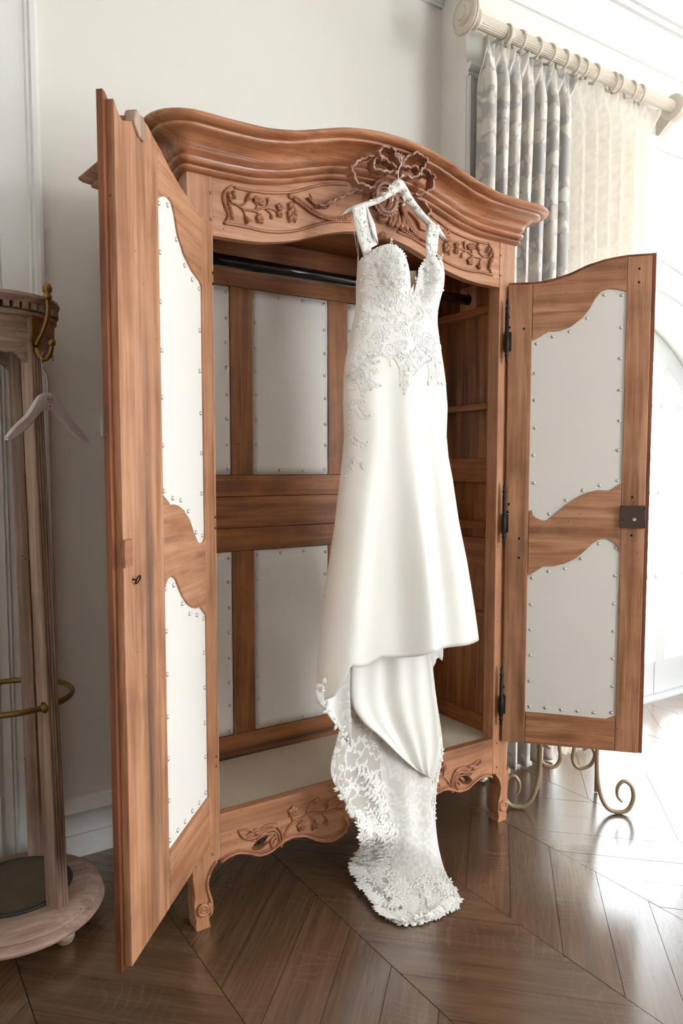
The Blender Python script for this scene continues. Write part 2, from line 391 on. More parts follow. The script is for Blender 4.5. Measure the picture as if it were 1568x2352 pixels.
    def build(s, name, mat, parent=None, sm=False, bevel=0.0, merge=False, loc=None):
        me = s.mesh(name); o = bpy.data.objects.new(name, me); COL.objects.link(o)
        me.materials.append(MT[mat] if isinstance(mat, str) else mat)
        import bmesh
        bm = bmesh.new(); bm.from_mesh(me)
        if merge: bmesh.ops.remove_doubles(bm, verts=bm.verts, dist=1e-5)
        bmesh.ops.recalc_face_normals(bm, faces=bm.faces); bm.to_mesh(me); bm.free()
        if sm:
            for p in me.polygons: p.use_smooth = True
        if bevel:
            b = o.modifiers.new('bevel', 'BEVEL'); b.width = bevel; b.segments = 2; b.limit_method = 'ANGLE'; b.angle_limit = math.radians(50)
        if parent: o.parent = parent
        if loc: o.location = loc
        return o
def smooth_by_angle(o, deg=40):
    me = o.data
    for p in me.polygons: p.use_smooth = True
    e = me.attributes.get('sharp_edge') or me.attributes.new('sharp_edge', 'BOOLEAN', 'EDGE')
    import bmesh
    bm = bmesh.new(); bm.from_mesh(me); bm.edges.ensure_lookup_table()
    vals = [(len(ed.link_faces) == 2 and ed.calc_face_angle(0) > math.radians(deg)) for ed in bm.edges]
    bm.free(); e.data.foreach_set('value', vals)
    return o
def sheet(name, grid, mat, parent=None, thick=0.0, uvs=None):
    """smooth cloth sheet from a grid of points [row][col]"""
    m = MB(); m.loft(grid, False)
    o = m.build(name, mat, parent, True)
    if uvs:
        uvl = o.data.uv_layers.new(name='UVMap'); flat = [q for r in uvs for q in r]
        for lp in o.data.loops: uvl.data[lp.index].uv = flat[lp.vertex_index]
    if thick:
        sd = o.modifiers.new('thickness', 'SOLIDIFY'); sd.thickness = thick; sd.offset = 0
    return o
# ================================================================ THE ROOM
def structure(o): o['kind'] = 'structure'; return o
def moulding(name, path, prof, mat='trim', parent=None, z0=0.0, sm=True):
    """sweep a profile [(out, height)] along a plan path; the room lies to the right of the path"""
    P = [Vector((p[0], p[1])) for p in path]; n = len(P); rings = []
    for i in range(n):
        dirs = []
        if i > 0: dirs.append((P[i] - P[i - 1]).normalized())
        if i < n - 1: dirs.append((P[i + 1] - P[i]).normalized())
        ns = [Vector((d.y, -d.x)) for d in dirs]
        m = ns[0] if len(ns) == 1 else (ns[0] + ns[1]) / (1 + ns[0].dot(ns[1]))
        rings.append([(P[i].x + m.x * o, P[i].y + m.y * o, z0 + h) for o, h in prof])
    mb = MB(); mb.loft(rings, True, True); o = mb.build(name, mat, parent)
    if sm: smooth_by_angle(o, 35)
    return o
RET0, RET1 = (1.52, WALL_Y), (1.44, WIN_Y)
XC, ZC, R_OPEN = 2.66, 1.17, 1.10
mb = MB(); mb.box((ROOM_X0 - .1, ROOM_Y0 - .1, -0.06), (ROOM_X1 + .1, WALL_Y + .25, -0.004))
floor_o = structure(mb.build('floor', 'joint'))
# chevron oak planks, spines running away along y every 0.44 m
BAND, PW = 0.44, 0.205
def plank_mesh(sgn):
    g = 0.0011; h = BAND / 2 - g; s = sgn; k = PW / 2 - g
    # in floor axes: two edges on the spines, two slanted at 45 degrees; turned so that the grain runs along local x
    c = [(-h, -k - s * h), (h, -k + s * h), (h, k + s * h), (-h, k - s * h)]
    a = -s * PI / 4; rot = lambda p: (p[0] * math.cos(a) - p[1] * math.sin(a), p[0] * math.sin(a) + p[1] * math.cos(a))
    fr = Frame((0, 0, 0), (1, 0, 0), (0, 1, 0), (0, 0, 1))
    m = MB(); m.prism([rot(p) for p in c], fr, -0.004, 0.0)
    me = m.mesh('plank'); me.materials.append(MT['oak']); return me
PM = {1: plank_mesh(1), -1: plank_mesh(-1)}
far = {1: MB(), -1: MB()}
rng = random.Random(3)
for bi in range(-5, 19):
    x0 = -0.04 + bi * BAND; xc = x0 + BAND / 2; s = 1 if bi % 2 == 0 else -1
    if xc < ROOM_X0 - .1 or xc > ROOM_X1 + .1: continue
    for j in range(-26, 6):
        yc = j * PW + (0.06 if s > 0 else 0.02)
        if yc - BAND / 2 - PW > WALL_Y or yc < ROOM_Y0 - .2: continue
        near = (-1.2 < xc < 3.8 and -1.5 < yc)
        if near:
            o = bpy.data.objects.new('plank', PM[s]); COL.objects.link(o); o.parent = floor_o
            o.location = (xc, yc, rng.uniform(-.0004, .0003)); o.rotation_euler = (0, 0, s * PI / 4)
        else:
            a = s * PI / 4
            far[s].add([(xc + v.co.x * math.cos(a) - v.co.y * math.sin(a), yc + v.co.x * math.sin(a) + v.co.y * math.cos(a), v.co.z) for v in PM[s].vertices], [tuple(p.vertices) for p in PM[s].polygons])
both = MB(); both.add(far[1].v, far[1].f); both.add(far[-1].v, far[-1].f)
tag(both.build('plank_field', 'oak', floor_o), kind='stuff')

mb = MB(); mb.box((ROOM_X0 - .1, ROOM_Y0 - .1, CEIL), (ROOM_X1 + .1, WALL_Y + .25, CEIL + .1)); structure(mb.build('ceiling', 'ceiling'))
mb = MB(); mb.box((ROOM_X0 - .1, WALL_Y, 0), (RET0[0], WALL_Y + .25, CEIL)); structure(mb.build('wall_back', 'wall'))
mb = MB(); mb.prism([RET0, RET1, (RET1[0] + .04, WIN_Y), (RET0[0], WIN_Y + .14)], Frame((0, 0, 0), (1, 0, 0), (0, 1, 0), (0, 0, 1)), 0, CEIL)
structure(mb.build('wall_return', 'wall'))
WINF = Frame((0, WIN_Y, 0), (1, 0, 0), (0, 0, 1), (0, -1, 0))
def arch_z(x, r): return ZC + math.sqrt(max(0, r * r - (x - XC) ** 2))
xs = [RET1[0] + .04, XC - R_OPEN - 1e-4] + [XC - R_OPEN * math.cos(PI * k / 48) for k in range(49)] + [XC + R_OPEN + 1e-4, ROOM_X1 + .1]
mb = MB(); mb.columns(xs, lambda x: [(0.0, CEIL)] if abs(x - XC) > R_OPEN + 5e-5 else [(arch_z(x, R_OPEN), CEIL)], WINF, 0.0, -0.28)
wall_window = structure(mb.build('wall_window', 'wall'))
mb = MB(); mb.box((ROOM_X0 - .12, ROOM_Y0, 0), (ROOM_X0, WALL_Y, CEIL)); structure(mb.build('wall_left', 'wall'))
def pierced(name, a, b, wins, fr):
    xs = [a]
    for p, q in sorted(wins): xs += [p - 1e-4, p, q, q + 1e-4]
    xs.append(b)
    sp = lambda x: [(0, WZ0), (WZ1, CEIL)] if any(p - 1e-6 <= x <= q + 1e-6 for p, q in wins) else [(0, WZ0), (WZ0, CEIL)]
    def sp2(x): return [(0, WZ0), (WZ1, CEIL)] if any(p - 1e-6 <= x <= q + 1e-6 for p, q in wins) else [(0, WZ0 + .0), (WZ0, CEIL)]
    m = MB(); m.columns(xs, sp2, fr, 0.0, -0.12); wl = structure(m.build(name, 'wall'))
    for p, q in wins:
        m = MB(); t = .05
        m.box((p, WZ0, 0.01), (p + t, WZ1, -.08), fr); m.box((q - t, WZ0, 0.01), (q, WZ1, -.08), fr)
        m.box((p + t, WZ0, 0.01), (q - t, WZ0 + t, -.08), fr); m.box((p + t, WZ1 - t, 0.01), (q - t, WZ1, -.08), fr)
        m.box(((p + q) / 2 - .02, WZ0 + t, -.02), ((p + q) / 2 + .02, WZ1 - t, -.05), fr)
        for k in range(1, 5):
            z = lerp(WZ0, WZ1, k / 5); m.box((p + t, z - .012, -.02), (q - t, z + .012, -.05), fr)
        m.build('window_frame', 'trim', wl)
pierced('wall_right', ROOM_Y0, WIN_Y, R_WIN, Frame((ROOM_X1, 0, 0), (0, 1, 0), (0, 0, 1), (-1, 0, 0)))
pierced('wall_rear', ROOM_X0, ROOM_X1, B_WIN, Frame((0, ROOM_Y0, 0), (1, 0, 0), (0, 0, 1), (0, 1, 0)))

PATH = [(ROOM_X0, WALL_Y), RET0, RET1, (ROOM_X1, WIN_Y)]
crown = [(0, 0), (.014, 0), (.018, .008), (.014, .016), (.02, .02), (.028, .03), (.032, .045), (.05, .06), (.075, .09), (.09, .13), (.094, .135), (.112, .138), (.116, .15), (.112, .165),
         (.125, .17), (.135, .19), (.165, .225), (.2, .25), (.205, .262), (.24, .266), (.245, .285), (.27, .30), (.27, .331), (0, .331)]
structure(moulding('trim_crown', PATH, crown, z0=CEIL - .33))
structure(moulding('trim_picture', [(RET1[0] + .0, WIN_Y), (ROOM_X1, WIN_Y)], [(0, 0), (.01, 0), (.016, .008), (.012, .018), (.022, .026), (.03, .04), (.028, .05), (0, .052)], z0=3.06))
base = [(0, 0), (.02, 0), (.02, .075), (.017, .08), (.021, .088), (.017, .096), (.017, .15), (.021, .156), (.026, .168), (.022, .182), (.014, .19), (.01, .205), (.006, .21), (0, .213)]
structure(moulding('baseboard_back', [(-.24, WALL_Y), RET0], base))
structure(moulding('baseboard_return', [RET0, RET1, (XC - R_OPEN - .05, WIN_Y)], base))
structure(moulding('baseboard_window', [(XC + R_OPEN + .05, WIN_Y), (ROOM_X1, WIN_Y)], base))
# panelled door casing at the far left of the back wall: stepped vertical bands
cas = [(-.255, 0), (-.255, .03), (-.265, .034), (-.280, .034), (-.286, .024), (-.294, .028), (-.300, .020), (-.385, .020), (-.391, .028), (-.398, .024), (-.404, .034), (-.43, .034), (-.445, .05), (-.70, .05), (-.70, 0)]
casf = Frame((0, WALL_Y, 0), (1, 0, 0), (0, -1, 0), (0, 0, 1))
mb = MB(); mb.prism(cas, casf, 0, CEIL - .331); structure(mb.build('trim_casing', 'trim'))
# pilaster strip between the wall corner and the arched opening
mb = MB(); mb.prism([(1.445, 0), (1.445, .012), (1.452, .018), (1.462, .012), (1.475, .012), (1.48, .0)], Frame((0, WIN_Y, 0), (1, 0, 0), (0, -1, 0), (0, 0, 1)), .214, 3.06)
structure(mb.build('trim_pilaster', 'trim'))
def arch_trim(name, r0, r1, prof, legs=True, y=WIN_Y):
    """arched moulding round the opening: prof = [(t across, out)]"""
    rings = []
    pts = []
    if legs: pts.append((1, PI, 0.0))
    pts += [(0, PI - PI * k / 56, None) for k in range(57)]
    if legs: pts.append((1, 0, 0.0))
    for kind, a, _ in pts:
        ring = []
        for t, o in prof:
            r = lerp(r0, r1, t); x = XC + r * math.cos(a); z = ZC + r * math.sin(a) if kind == 0 else 0.0
            ring.append((x, y - o, z))
        rings.append(ring)
    m = MB(); m.loft(rings, True, True); o = m.build(name, 'trim'); smooth_by_angle(o, 35); return structure(o)
arch_trim('trim_arch_inner', R_OPEN, R_OPEN + .085, [(0, -.002), (0, .02), (.12, .026), (.2, .02), (.7, .022), (.78, .034), (.95, .034), (1, -.002)])
arch_trim('trim_arch_outer', 1.33, 1.385, [(0, -.002), (.1, .012), (.35, .018), (.5, .012), (.7, .022), (.9, .02), (1, -.002)], legs=False)

# arched glazed french doors set back in the opening
dy0, dy1 = WALL_Y, WALL_Y + .045
DF = Frame((0, dy0, 0), (1, 0, 0), (0, 0, 1), (0, -1, 0))
RG = R_OPEN - .10
fd = structure(MB().box((XC - R_OPEN, -.075, -.01), (XC + R_OPEN, -.0, .012), Frame((0, WALL_Y, 0), (1, 0, 0), (0, 1, 0), (0, 0, 1))).build('door_1', 'doorpaint'))
rings = []
for k in range(-1, 50):
    a = PI - PI * max(0, min(k, 48)) / 48
    ring = []
    for r, wv in ((RG, -.0), (RG, .012), (RG + .03, .02), (R_OPEN - .002, .02), (R_OPEN - .002, -.045), (RG, -.045)):
        ring.append(DF(XC + r * math.cos(a), 0.012 if k in (-1, 49) else ZC + r * math.sin(a), wv))
    rings.append(ring)
mb = MB(); mb.loft(rings, True, True); smooth_by_angle(mb.build('door_frame', 'doorpaint', fd), 35)
def gz(x): return arch_z(x, RG + .005)
VX = [(XC - .60, .10), (XC - .30, .026), (XC, .13), (XC + .30, .026), (XC + .60, .10)]
for x, wd in VX:
    m = MB(); q = .0 if wd < .05 else .012
    m.box((x - wd / 2, .012, -.04), (x + wd / 2, gz(x), q), DF); m.build('stile' if wd > .05 else 'muntin', 'doorpaint', fd, bevel=.003)
edges = [XC - RG] + [v for x, wd in VX for v in (x - wd / 2, x + wd / 2)] + [XC + RG]
RZ = [.216, .733, 1.24, 1.751]
for i in range(0, len(edges), 2):
    a, b = edges[i], edges[i + 1]
    m = MB(); m.box((a, .012, -.04), (b, .216, .008), DF); m.build('kick_panel', 'doorpaint', fd, bevel=.004)
    for z in RZ[1:]:
        if z < max(gz(a), gz(b)) - .05:
            m = MB(); m.box((a, z - .013, -.03), (b, z + .013, .0), DF); m.build('muntin', 'doorpaint', fd)
    zz = RZ + [9]
    for z0, z1 in zip(zz, zz[1:]):
        if z0 > max(gz(a), gz(b)) - .04: continue
        xs_ = [lerp(a, b, k / 8) for k in range(9)]
        if z1 < min(gz(a), gz(b)): poly = [(a, z0), (b, z0), (b, z1), (a, z1)]
        else: poly = [(x, z0) for x in (a, b) if gz(x) > z0 or True] + [(x, max(z0 + .001, min(z1, gz(x)))) for x in reversed(xs_)]
        m = MB(); m.prism(poly, DF, -.022, -.018); m.build('pane', 'glass', fd)
# small white thermostat on the back wall
a = aty(229, 957, WALL_Y); b = aty(262, 1005, WALL_Y)
th = empty('thermostat', (a.x, WALL_Y, b.z), 0, 'small white plastic thermostat box on the wall behind the open left door', 'thermostat')
mb = MB(); mb.box((0, -.022, 0), (.085, 0, a.z - b.z)); mb.build('casing', 'plastic', th, bevel=.004)
mb = MB(); mb.box((.026, -.0235, .006), (.030, -.0215, .022)); mb.build('indicator', 'ink', th)
# ================================================================ ARMOIRE
AR = empty('armoire', (0, 0, 0), 0, 'tall carved wooden armoire with open doors and cream panels, arched cornice on top', 'armoire')
AW, AD = 1.295, 0.52                    # case width and depth
AX = AW / 2
def mir(pts): return [(AW - p[0], p[1]) for p in pts]
def P0(x, y, Y=0.0): p = aty(x, y, Y); return (p.x, p.z)
Z_FR, Z_AP = 2.228, 0.345               # foot of the cornice, top of the apron
ARCH = [(0, .088), (.05, .087), (.1, .083), (.15, .076), (.2, .066), (.27, .045), (.36, .018), (.45, .003), (.55, 0), (2, 0)]
def arch(x): return interp(abs(x - AX), ARCH)
def arch_s(x): return (arch(x - .02) + 2 * arch(x) + arch(x + .02)) / 4

def foot_scroll(m, cx, cz, r, sgn, y=0.0):
    pts = []
    for k in range(46):
        a = k / 45 * 2.3 * 2 * PI; rr = r * (1 - .88 * k / 45)
        pts.append((cx + sgn * rr * math.sin(a + .8), y - .006, cz + rr * math.cos(a + .8)))
    m.tube(pts, [.0062, .005, .0035], 6); m.ball((cx, y - .006, cz), .006, squash=(1, .7, 1))
footpx = [(441, 1985), (442, 2021), (448, 2062), (446, 2082), (448, 2104), (451, 2116), (449, 2128), (452, 2142), (484, 2128), (480, 2111), (486, 2100), (488.5, 2085), (487, 2067), (481, 2048), (478, 2028), (481, 2013), (487, 1996), (499.5, 1977)]
foot = [P0(*p) for p in footpx]; foot = [(x, max(z, 0.0)) for x, z in foot]
foot[6] = (foot[6][0], .018); foot[7] = (foot[7][0], 0.0); foot[8] = (foot[8][0], 0.0)
def stile_poly():
    return [(0, Z_FR), (0, .20)] + foot + [(.078, foot[-1][1] + .004), (.078, Z_FR)]
for s in (0, 1):
    poly = stile_poly() if s == 0 else list(reversed(mir(stile_poly())))
    m = MB(); m.prism(poly, FRONT, 0, -.055); st = m.build('front_stile', 'front_z', AR, bevel=.002)
    m = MB(); cx, cz = P0(466, 2087); foot_scroll(m, cx if s == 0 else AW - cx, cz, .021, 1 if s == 0 else -1)
    rp = [(x, z) for x, z in foot[10:]]
    rp = [(p.x, p.y) for p in catmull([Vector(q) for q in rp], 4)]
    if s: rp = mir(rp)
    m.tube([(x + (-.004 if s == 0 else .004), -.003, z) for x, z in rp], .0045, 6)
    m.build('scroll_foot', 'front_x', st, True)
    # back legs
    m = MB(); x0 = 0.0 if s == 0 else AW - .06
    m.box((x0, AD - .05, 0), (x0 + .06, AD, Z_FR)); m.build('back_post', 'inner_z', AR, bevel=.002)
    for (px_, py_) in ((484, 443), (485, 504)):
        u, v = P0(px_, py_); m = MB(); m.ball((0, 0, 0), .0052, squash=(1, .5, 1)); m.build('peg', 'peg', st, True, loc=((u if s == 0 else AW - u), -.0005, v))
    for (px_, py_) in ((489, 1961), (489, 1890)):
        u, v = P0(px_, py_); m = MB(); m.ball((0, 0, 0), .0052, squash=(1, .5, 1)); m.build('peg', 'peg', st, True, loc=((u if s == 0 else AW - u), -.0005, v))
# side panels (frame, battens and boards seen inside on the right)
for s in (0, 1):
    xo = 0.004 if s == 0 else AW - .024
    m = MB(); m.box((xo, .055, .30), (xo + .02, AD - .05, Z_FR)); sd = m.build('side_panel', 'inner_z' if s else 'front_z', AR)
    def sb(z0, z1, d, nm, mt='inner_y', y0=.055, y1=AD - .05):
        q = MB()
        if s: q.box((AW - .024 - d, y0, z0), (AW - .022, y1, z1))
        else: q.box((.022, y0, z0), (.024 + d, y1, z1))
        q.build(nm, mt, sd, bevel=.002)
    sb(1.985, 2.012, .035, 'batten'); sb(1.618, 1.642, .03, 'batten'); sb(1.335, 1.43, .016, 'side_rail'); sb(1.15, 1.18, .03, 'batten'); sb(1.005, 1.115, .014, 'side_rail'); sb(.80, .82, .026, 'batten'); sb(.335, .40, .014, 'side_rail')
    sb(.335, Z_FR, .03, 'corner_post', 'inner_z', .055, .085)
    # bracket block that carries the hanging rail
    q = MB()
    X1 = AW - .024 if s else .024; sg = -1 if s else 1
    fr = Frame((X1, .205, 2.055), (0, 1, 0), (0, 0, 1), (sg, 0, 0))
    ring = [(.021 * math.cos(a), .021 * math.sin(a)) for a in [PI * .5 - 2 * PI * k / 20 for k in range(21)]]
    q.prism([(0, .05), (-.045, .05), (-.045, -.05), (.045, -.05), (.045, .05), (0.0005, .05), (0.0005, .021)] + [ring[k] for k in range(20)], fr, 0, .022)
    q.build('rail_bracket', 'front_z', sd, bevel=.001)
m = MB(); m.tube([(.03, .205, 2.055), (.5, .205, 2.053), (AW - .03, .205, 2.055)], .0195, 20); m.build('hanging_rail', 'rail', AR, True)
# back: stiles, rails, linen panels with nail heads
STUD = None
def stud_mesh():
    m = MB(); R = [[Vector((.0062 * c * math.cos(2 * PI * k / 10), h, .0062 * c * math.sin(2 * PI * k / 10))) for k in range(10)] for c, h in ((1, 0), (.95, -.0018), (.7, -.0036), (.15, -.0045))]
    m.loft(R, True, True); me = m.mesh('stud'); me.materials.append(MT['stud'])
    for p in me.polygons: p.use_smooth = True
    return me
STUD = stud_mesh()
def stud(parent, loc, rz=0.0):
    o = bpy.data.objects.new('stud', STUD); COL.objects.link(o); o.parent = parent; o.location = loc; o.rotation_euler = (0, 0, rz); return o
BY = .40
BX = [(-1, .0), (.312, .398), (.718, .805), (1.215, 1.27)]
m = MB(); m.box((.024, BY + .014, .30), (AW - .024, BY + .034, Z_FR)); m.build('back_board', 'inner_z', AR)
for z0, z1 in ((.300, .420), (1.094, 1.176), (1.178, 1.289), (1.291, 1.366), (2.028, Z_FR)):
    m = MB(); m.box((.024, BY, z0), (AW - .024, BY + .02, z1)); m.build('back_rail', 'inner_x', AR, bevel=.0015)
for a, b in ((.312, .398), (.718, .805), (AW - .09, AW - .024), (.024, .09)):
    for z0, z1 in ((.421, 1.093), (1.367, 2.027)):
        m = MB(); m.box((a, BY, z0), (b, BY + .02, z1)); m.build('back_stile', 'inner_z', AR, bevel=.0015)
for a, b in ((.091, .311), (.399, .717), (.806, AW - .091)):
    for z0, z1 in ((.422, 1.092), (1.368, 2.026)):
        nx, nz = 14, 20
        g = []
        for j in range(nz + 1):
            row = []
            for i in range(nx + 1):
                x = lerp(a, b, i / nx); z = lerp(z0, z1, j / nz)
                e = min(x - a, b - x, z - z0, z1 - z)
                row.append((x, BY + .005 - .004 * smooth(e, 0, .03) + .0008 * math.sin(x * 60) * math.sin(z * 55), z))
            g.append(row)
        lp = sheet('linen_panel', g, 'linen', AR, .002)
        n = 8
        for j in range(n):
            z = lerp(z0 + .02, z1 - .02, j / (n - 1))
            for x in (a + .013, b - .013): stud(lp, (x + random.uniform(-.002, .002), BY + .001, z + random.uniform(-.006, .006)))
        k = max(2, int((b - a) / .08))
        for i in range(1, k):
            x = lerp(a + .013, b - .013, i / k)
            for z in (z0 + .014, z1 - .014): stud(lp, (x, BY + .001, z + random.uniform(-.004, .004)))
# cream-lined bottom and ceiling board
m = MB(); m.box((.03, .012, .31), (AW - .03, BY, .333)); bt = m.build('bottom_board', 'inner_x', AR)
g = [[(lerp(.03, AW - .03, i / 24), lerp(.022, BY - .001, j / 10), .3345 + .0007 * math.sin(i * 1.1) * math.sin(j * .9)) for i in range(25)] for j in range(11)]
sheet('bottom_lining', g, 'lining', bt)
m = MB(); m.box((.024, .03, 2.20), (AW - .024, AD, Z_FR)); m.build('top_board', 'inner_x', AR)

# frieze with arched lower edge
FB = [(.07, 2.060), (.176, 2.061), (.235, 2.066), (.292, 2.076), (.34, 2.087), (.383, 2.101), (.446, 2.124), (.49, 2.137), (.528, 2.147), (.58, 2.156), (.62, 2.150), (.6475, 2.138)]
FB = FB + [(AW - x, z) for x, z in reversed(FB[:-1])]
def frieze_bot(x): return (interp(x - .015, FB) + 2 * interp(x, FB) + interp(x + .015, FB)) / 4
xs = [lerp(.0785, AW - .0785, k / 90) for k in range(91)]
m = MB(); m.columns(xs, lambda x: [(frieze_bot(x), Z_FR + arch_s(x) + .004)], FRONT, -.002, -.032); FRZ = m.build('frieze', 'front_x', AR, merge=True)
# cornice: one moulding swept round the case, rising with the arch along the front
prof = [(0, -.006), (.010, -.004), (.017, .000), (.019, .006), (.015, .011), (.012, .013), (.022, .016), (.029, .022), (.030, .028), (.025, .033), (.022, .036), (.026, .040), (.030, .043),
        (.033, .050), (.038, .060), (.048, .070), (.062, .077), (.078, .081), (.088, .083), (.090, .086), (.090, .091), (.097, .092), (.108, .094), (.117, .099), (.120, .105), (.117, .111), (.108, .114), (.09, .116), (.05, .117), (-.04, .118)]
cp = [((0, AD), (-1, 0)), ((0, .3), (-1, 0)), ((0, .12), (-1, 0)), ((0, .03), (-1, 0))]
cp += [((0, 0), (-math.cos(a), -math.sin(a))) for a in [PI / 2 * k / 9 for k in range(10)]]
cp += [((x, 0), (0, -1)) for x in [lerp(.02, AW - .02, k / 80) for k in range(81)]]
cp += [((AW, 0), (math.sin(a), -math.cos(a))) for a in [PI / 2 * k / 9 for k in range(10)]]
cp += [((AW, .03), (1, 0)), ((AW, .12), (1, 0)), ((AW, .3), (1, 0)), ((AW, AD), (1, 0))]
rings = [[(b[0] + n[0] * o * (1 + (.9 if b[0] == 0 else -.6) * max(0, b[1] - .1)), b[1] + n[1] * o, Z_FR + h + (arch_s(b[0]) if b[1] == 0 else 0)) for o, h in prof] for b, n in cp]
m = MB(); m.loft(rings, False); m.f.append(tuple(range(len(prof)))); k0 = (len(rings) - 1) * len(prof); m.f.append(tuple(k0 + i for i in range(len(prof) - 1, -1, -1)))
cor = m.build('cornice', 'cornice_x', AR); smooth_by_angle(cor, 50)
m = MB(); m.box((.03, .035, Z_FR), (AW - .03, AD - .001, Z_FR + .03)); m.build('cornice_top', 'inner_x', cor)

# ---- carving helpers on the front plane
def Z2(p, Y=0.0): q = aty(480 + .2041 * p[0], 400 + .2041 * p[1], Y); return (q.x, q.z)      # frieze tracing
def Z6(p, Y=0.0): q = aty(480 + .4464 * p[0], 1560 + .4464 * p[1], Y); return (q.x, q.z)     # apron tracing
def Z1(p, Y=-.09): q = aty(760 + .19133 * p[0], 340 + .19133 * p[1], Y); return (q.x, q.z)   # crest tracing
def stroke(m, pts, r, y=-.001, flat=.9, mirror=False, n=6):
    if mirror: pts = mir(pts)
    c = catmull([Vector((p[0], y, p[1])) for p in pts], n)
    m.tube(c, r, 6, True)
def fleaf(m, p, ang, ln, wd, mirror=False, h=.006, curl=0.0, y=-.0005):
    d = Vector((math.cos(ang), 0, math.sin(ang)))
    if mirror: p = (AW - p[0], p[1]); d.x = -d.x; curl = -curl
    m.leaf((p[0], y, p[1]), d, (0, -1, 0), ln, wd, h, curl)
def flower(m, p, r, mirror=False, n=5, y=-.0005):
    for k in range(n): fleaf(m, p, 2 * PI * k / n + .3, r, r * .95, mirror, .0075, 0, y)
    q = (AW - p[0], p[1]) if mirror else p
    m.ball((q[0], y - .003, q[1]), r * .28, 8, 5)
for mi in (False, True):
    # carved border line of the frieze panel
    m = MB()
    stroke(m, [Z2(p) for p in [(285, 150), (500, 192), (750, 213), (950, 200), (1150, 148), (1350, 112), (1560, 116)]], .0042, mirror=mi)
    stroke(m, [Z2(p) for p in [(170, 552), (400, 590), (600, 638), (800, 652), (1000, 632), (1200, 572), (1400, 534), (1600, 535)]], .0046, mirror=mi)
    stroke(m, [Z2(p) for p in [(268, 128), (195, 180), (166, 260), (190, 370), (222, 450), (205, 520), (165, 552)]], [.003, .006, .006, .003], mirror=mi)
    m.build('border_moulding', 'carve', FRZ, True)
    m = MB()
    for a, b in (((250, 190), -1.2), ((205, 200), -1.3), ((215, 260), -1.1), ((200, 310), -1.2), ((215, 370), -1.25), ((230, 420), -1.35), ((270, 180), -1.7)):
        fleaf(m, Z2(a), b, .026, .011, mi, .010, .2)
    m.build('acanthus_leaf', 'carve', FRZ, True)
    m = MB()
    for ps in ([(255, 315), (320, 350), (380, 390), (450, 405), (520, 405), (620, 385), (700, 390), (760, 415)], [(330, 355), (400, 335), (425, 290)], [(370, 385), (395, 430), (412, 490)], [(520, 405), (540, 360), (520, 310)],
               [(480, 410), (540, 430), (565, 480)], [(620, 385), (660, 350), (662, 300)], [(640, 400), (690, 440), (705, 480)]):
        stroke(m, [Z2(p) for p in ps], .0032, mirror=mi)
    m.build('vine_stem', 'carve', FRZ, True)
    m = MB()
    for p, r in (((530, 290), .0125), ((582, 318), .0125), ((570, 505), .016), ((788, 372), .0125), ((792, 452), .0125)): m = MB(); flower(m, Z2(p), r, mi); m.build('carved_flower', 'carve', FRZ, True)
    for p in ((664, 288), (705, 488)):
        q = Z2(p); q = (AW - q[0], q[1]) if mi else q; m = MB(); m.ball((q[0], -.003, q[1]), .0055, 8, 5, (1, .8, 1.2)); m.build('carved_bud', 'carve', FRZ, True)
    for p, d in (((410, 300), (470, 240)), ((405, 480), (445, 545))):
        a, b = Z2(p), Z2(d)
        if mi: a, b = (AW - a[0], a[1]), (AW - b[0], b[1])
        m = MB(); m.tube([(a[0], -.002, a[1]), (lerp(a[0], b[0], .6), -.004, lerp(a[1], b[1], .6)), (b[0], -.005, b[1])], [.004, .007, .011], 8); m.build('carved_cornucopia', 'carve', FRZ, True)
    m = MB(); q = Z2((915, 252)); qq = (AW - q[0], q[1]) if mi else q
    m.lathe([(.001, -.001), (.0075, -.001), (.0075, .006), (.0055, .0075), (.004, .005), (.0005, .006)], (qq[0], 0, qq[1]), (0, -1, 0), 16)
    for p, b in (((920, 310), -1.9), ((930, 310), -1.2), ((925, 360), -1.57), ((905, 400), -1.8), ((955, 400), -1.3), ((930, 430), -1.57), ((915, 460), -1.75), ((950, 455), -1.4)): fleaf(m, Z2(p), b, .026, .014, mi, .009)
    m.build('husk_tassel', 'carve', FRZ, True)
    m = MB(); gp = [Z2(p) for p in [(940, 268), (1050, 345), (1160, 425), (1280, 485), (1420, 508), (1560, 482), (1640, 430)]]
    stroke(m, gp, .0058, mirror=mi)
    c = catmull([Vector((p[0], 0, p[1])) for p in gp], 5)
    for i in range(1, len(c)):
        d = c[i] - c[i - 1]; a = math.atan2(d.z, d.x)
        for sg in (-.5, .5): fleaf(m, (c[i - 1].x, c[i - 1].z), a + sg, .015, .008, mi, .005, 0, -.004)
    m.build('garland', 'carve', FRZ, True)
    m = MB(); stroke(m, [Z2(p) for p in [(1135, 222), (1160, 285)]], .002, mirror=mi); rb = [Z2(p) for p in [(1095, 268), (1160, 330), (1230, 375), (1320, 388), (1350, 330), (1420, 280), (1500, 245), (1580, 205)]]
    rb = [(p.x, p.y) for p in catmull([Vector(p) for p in rb], 6)]
    if mi: rb = mir(rb)
    m.strip(rb, FRONT, -.001, .012, .003); m.build('ribbon_tail', 'carve', FRZ)

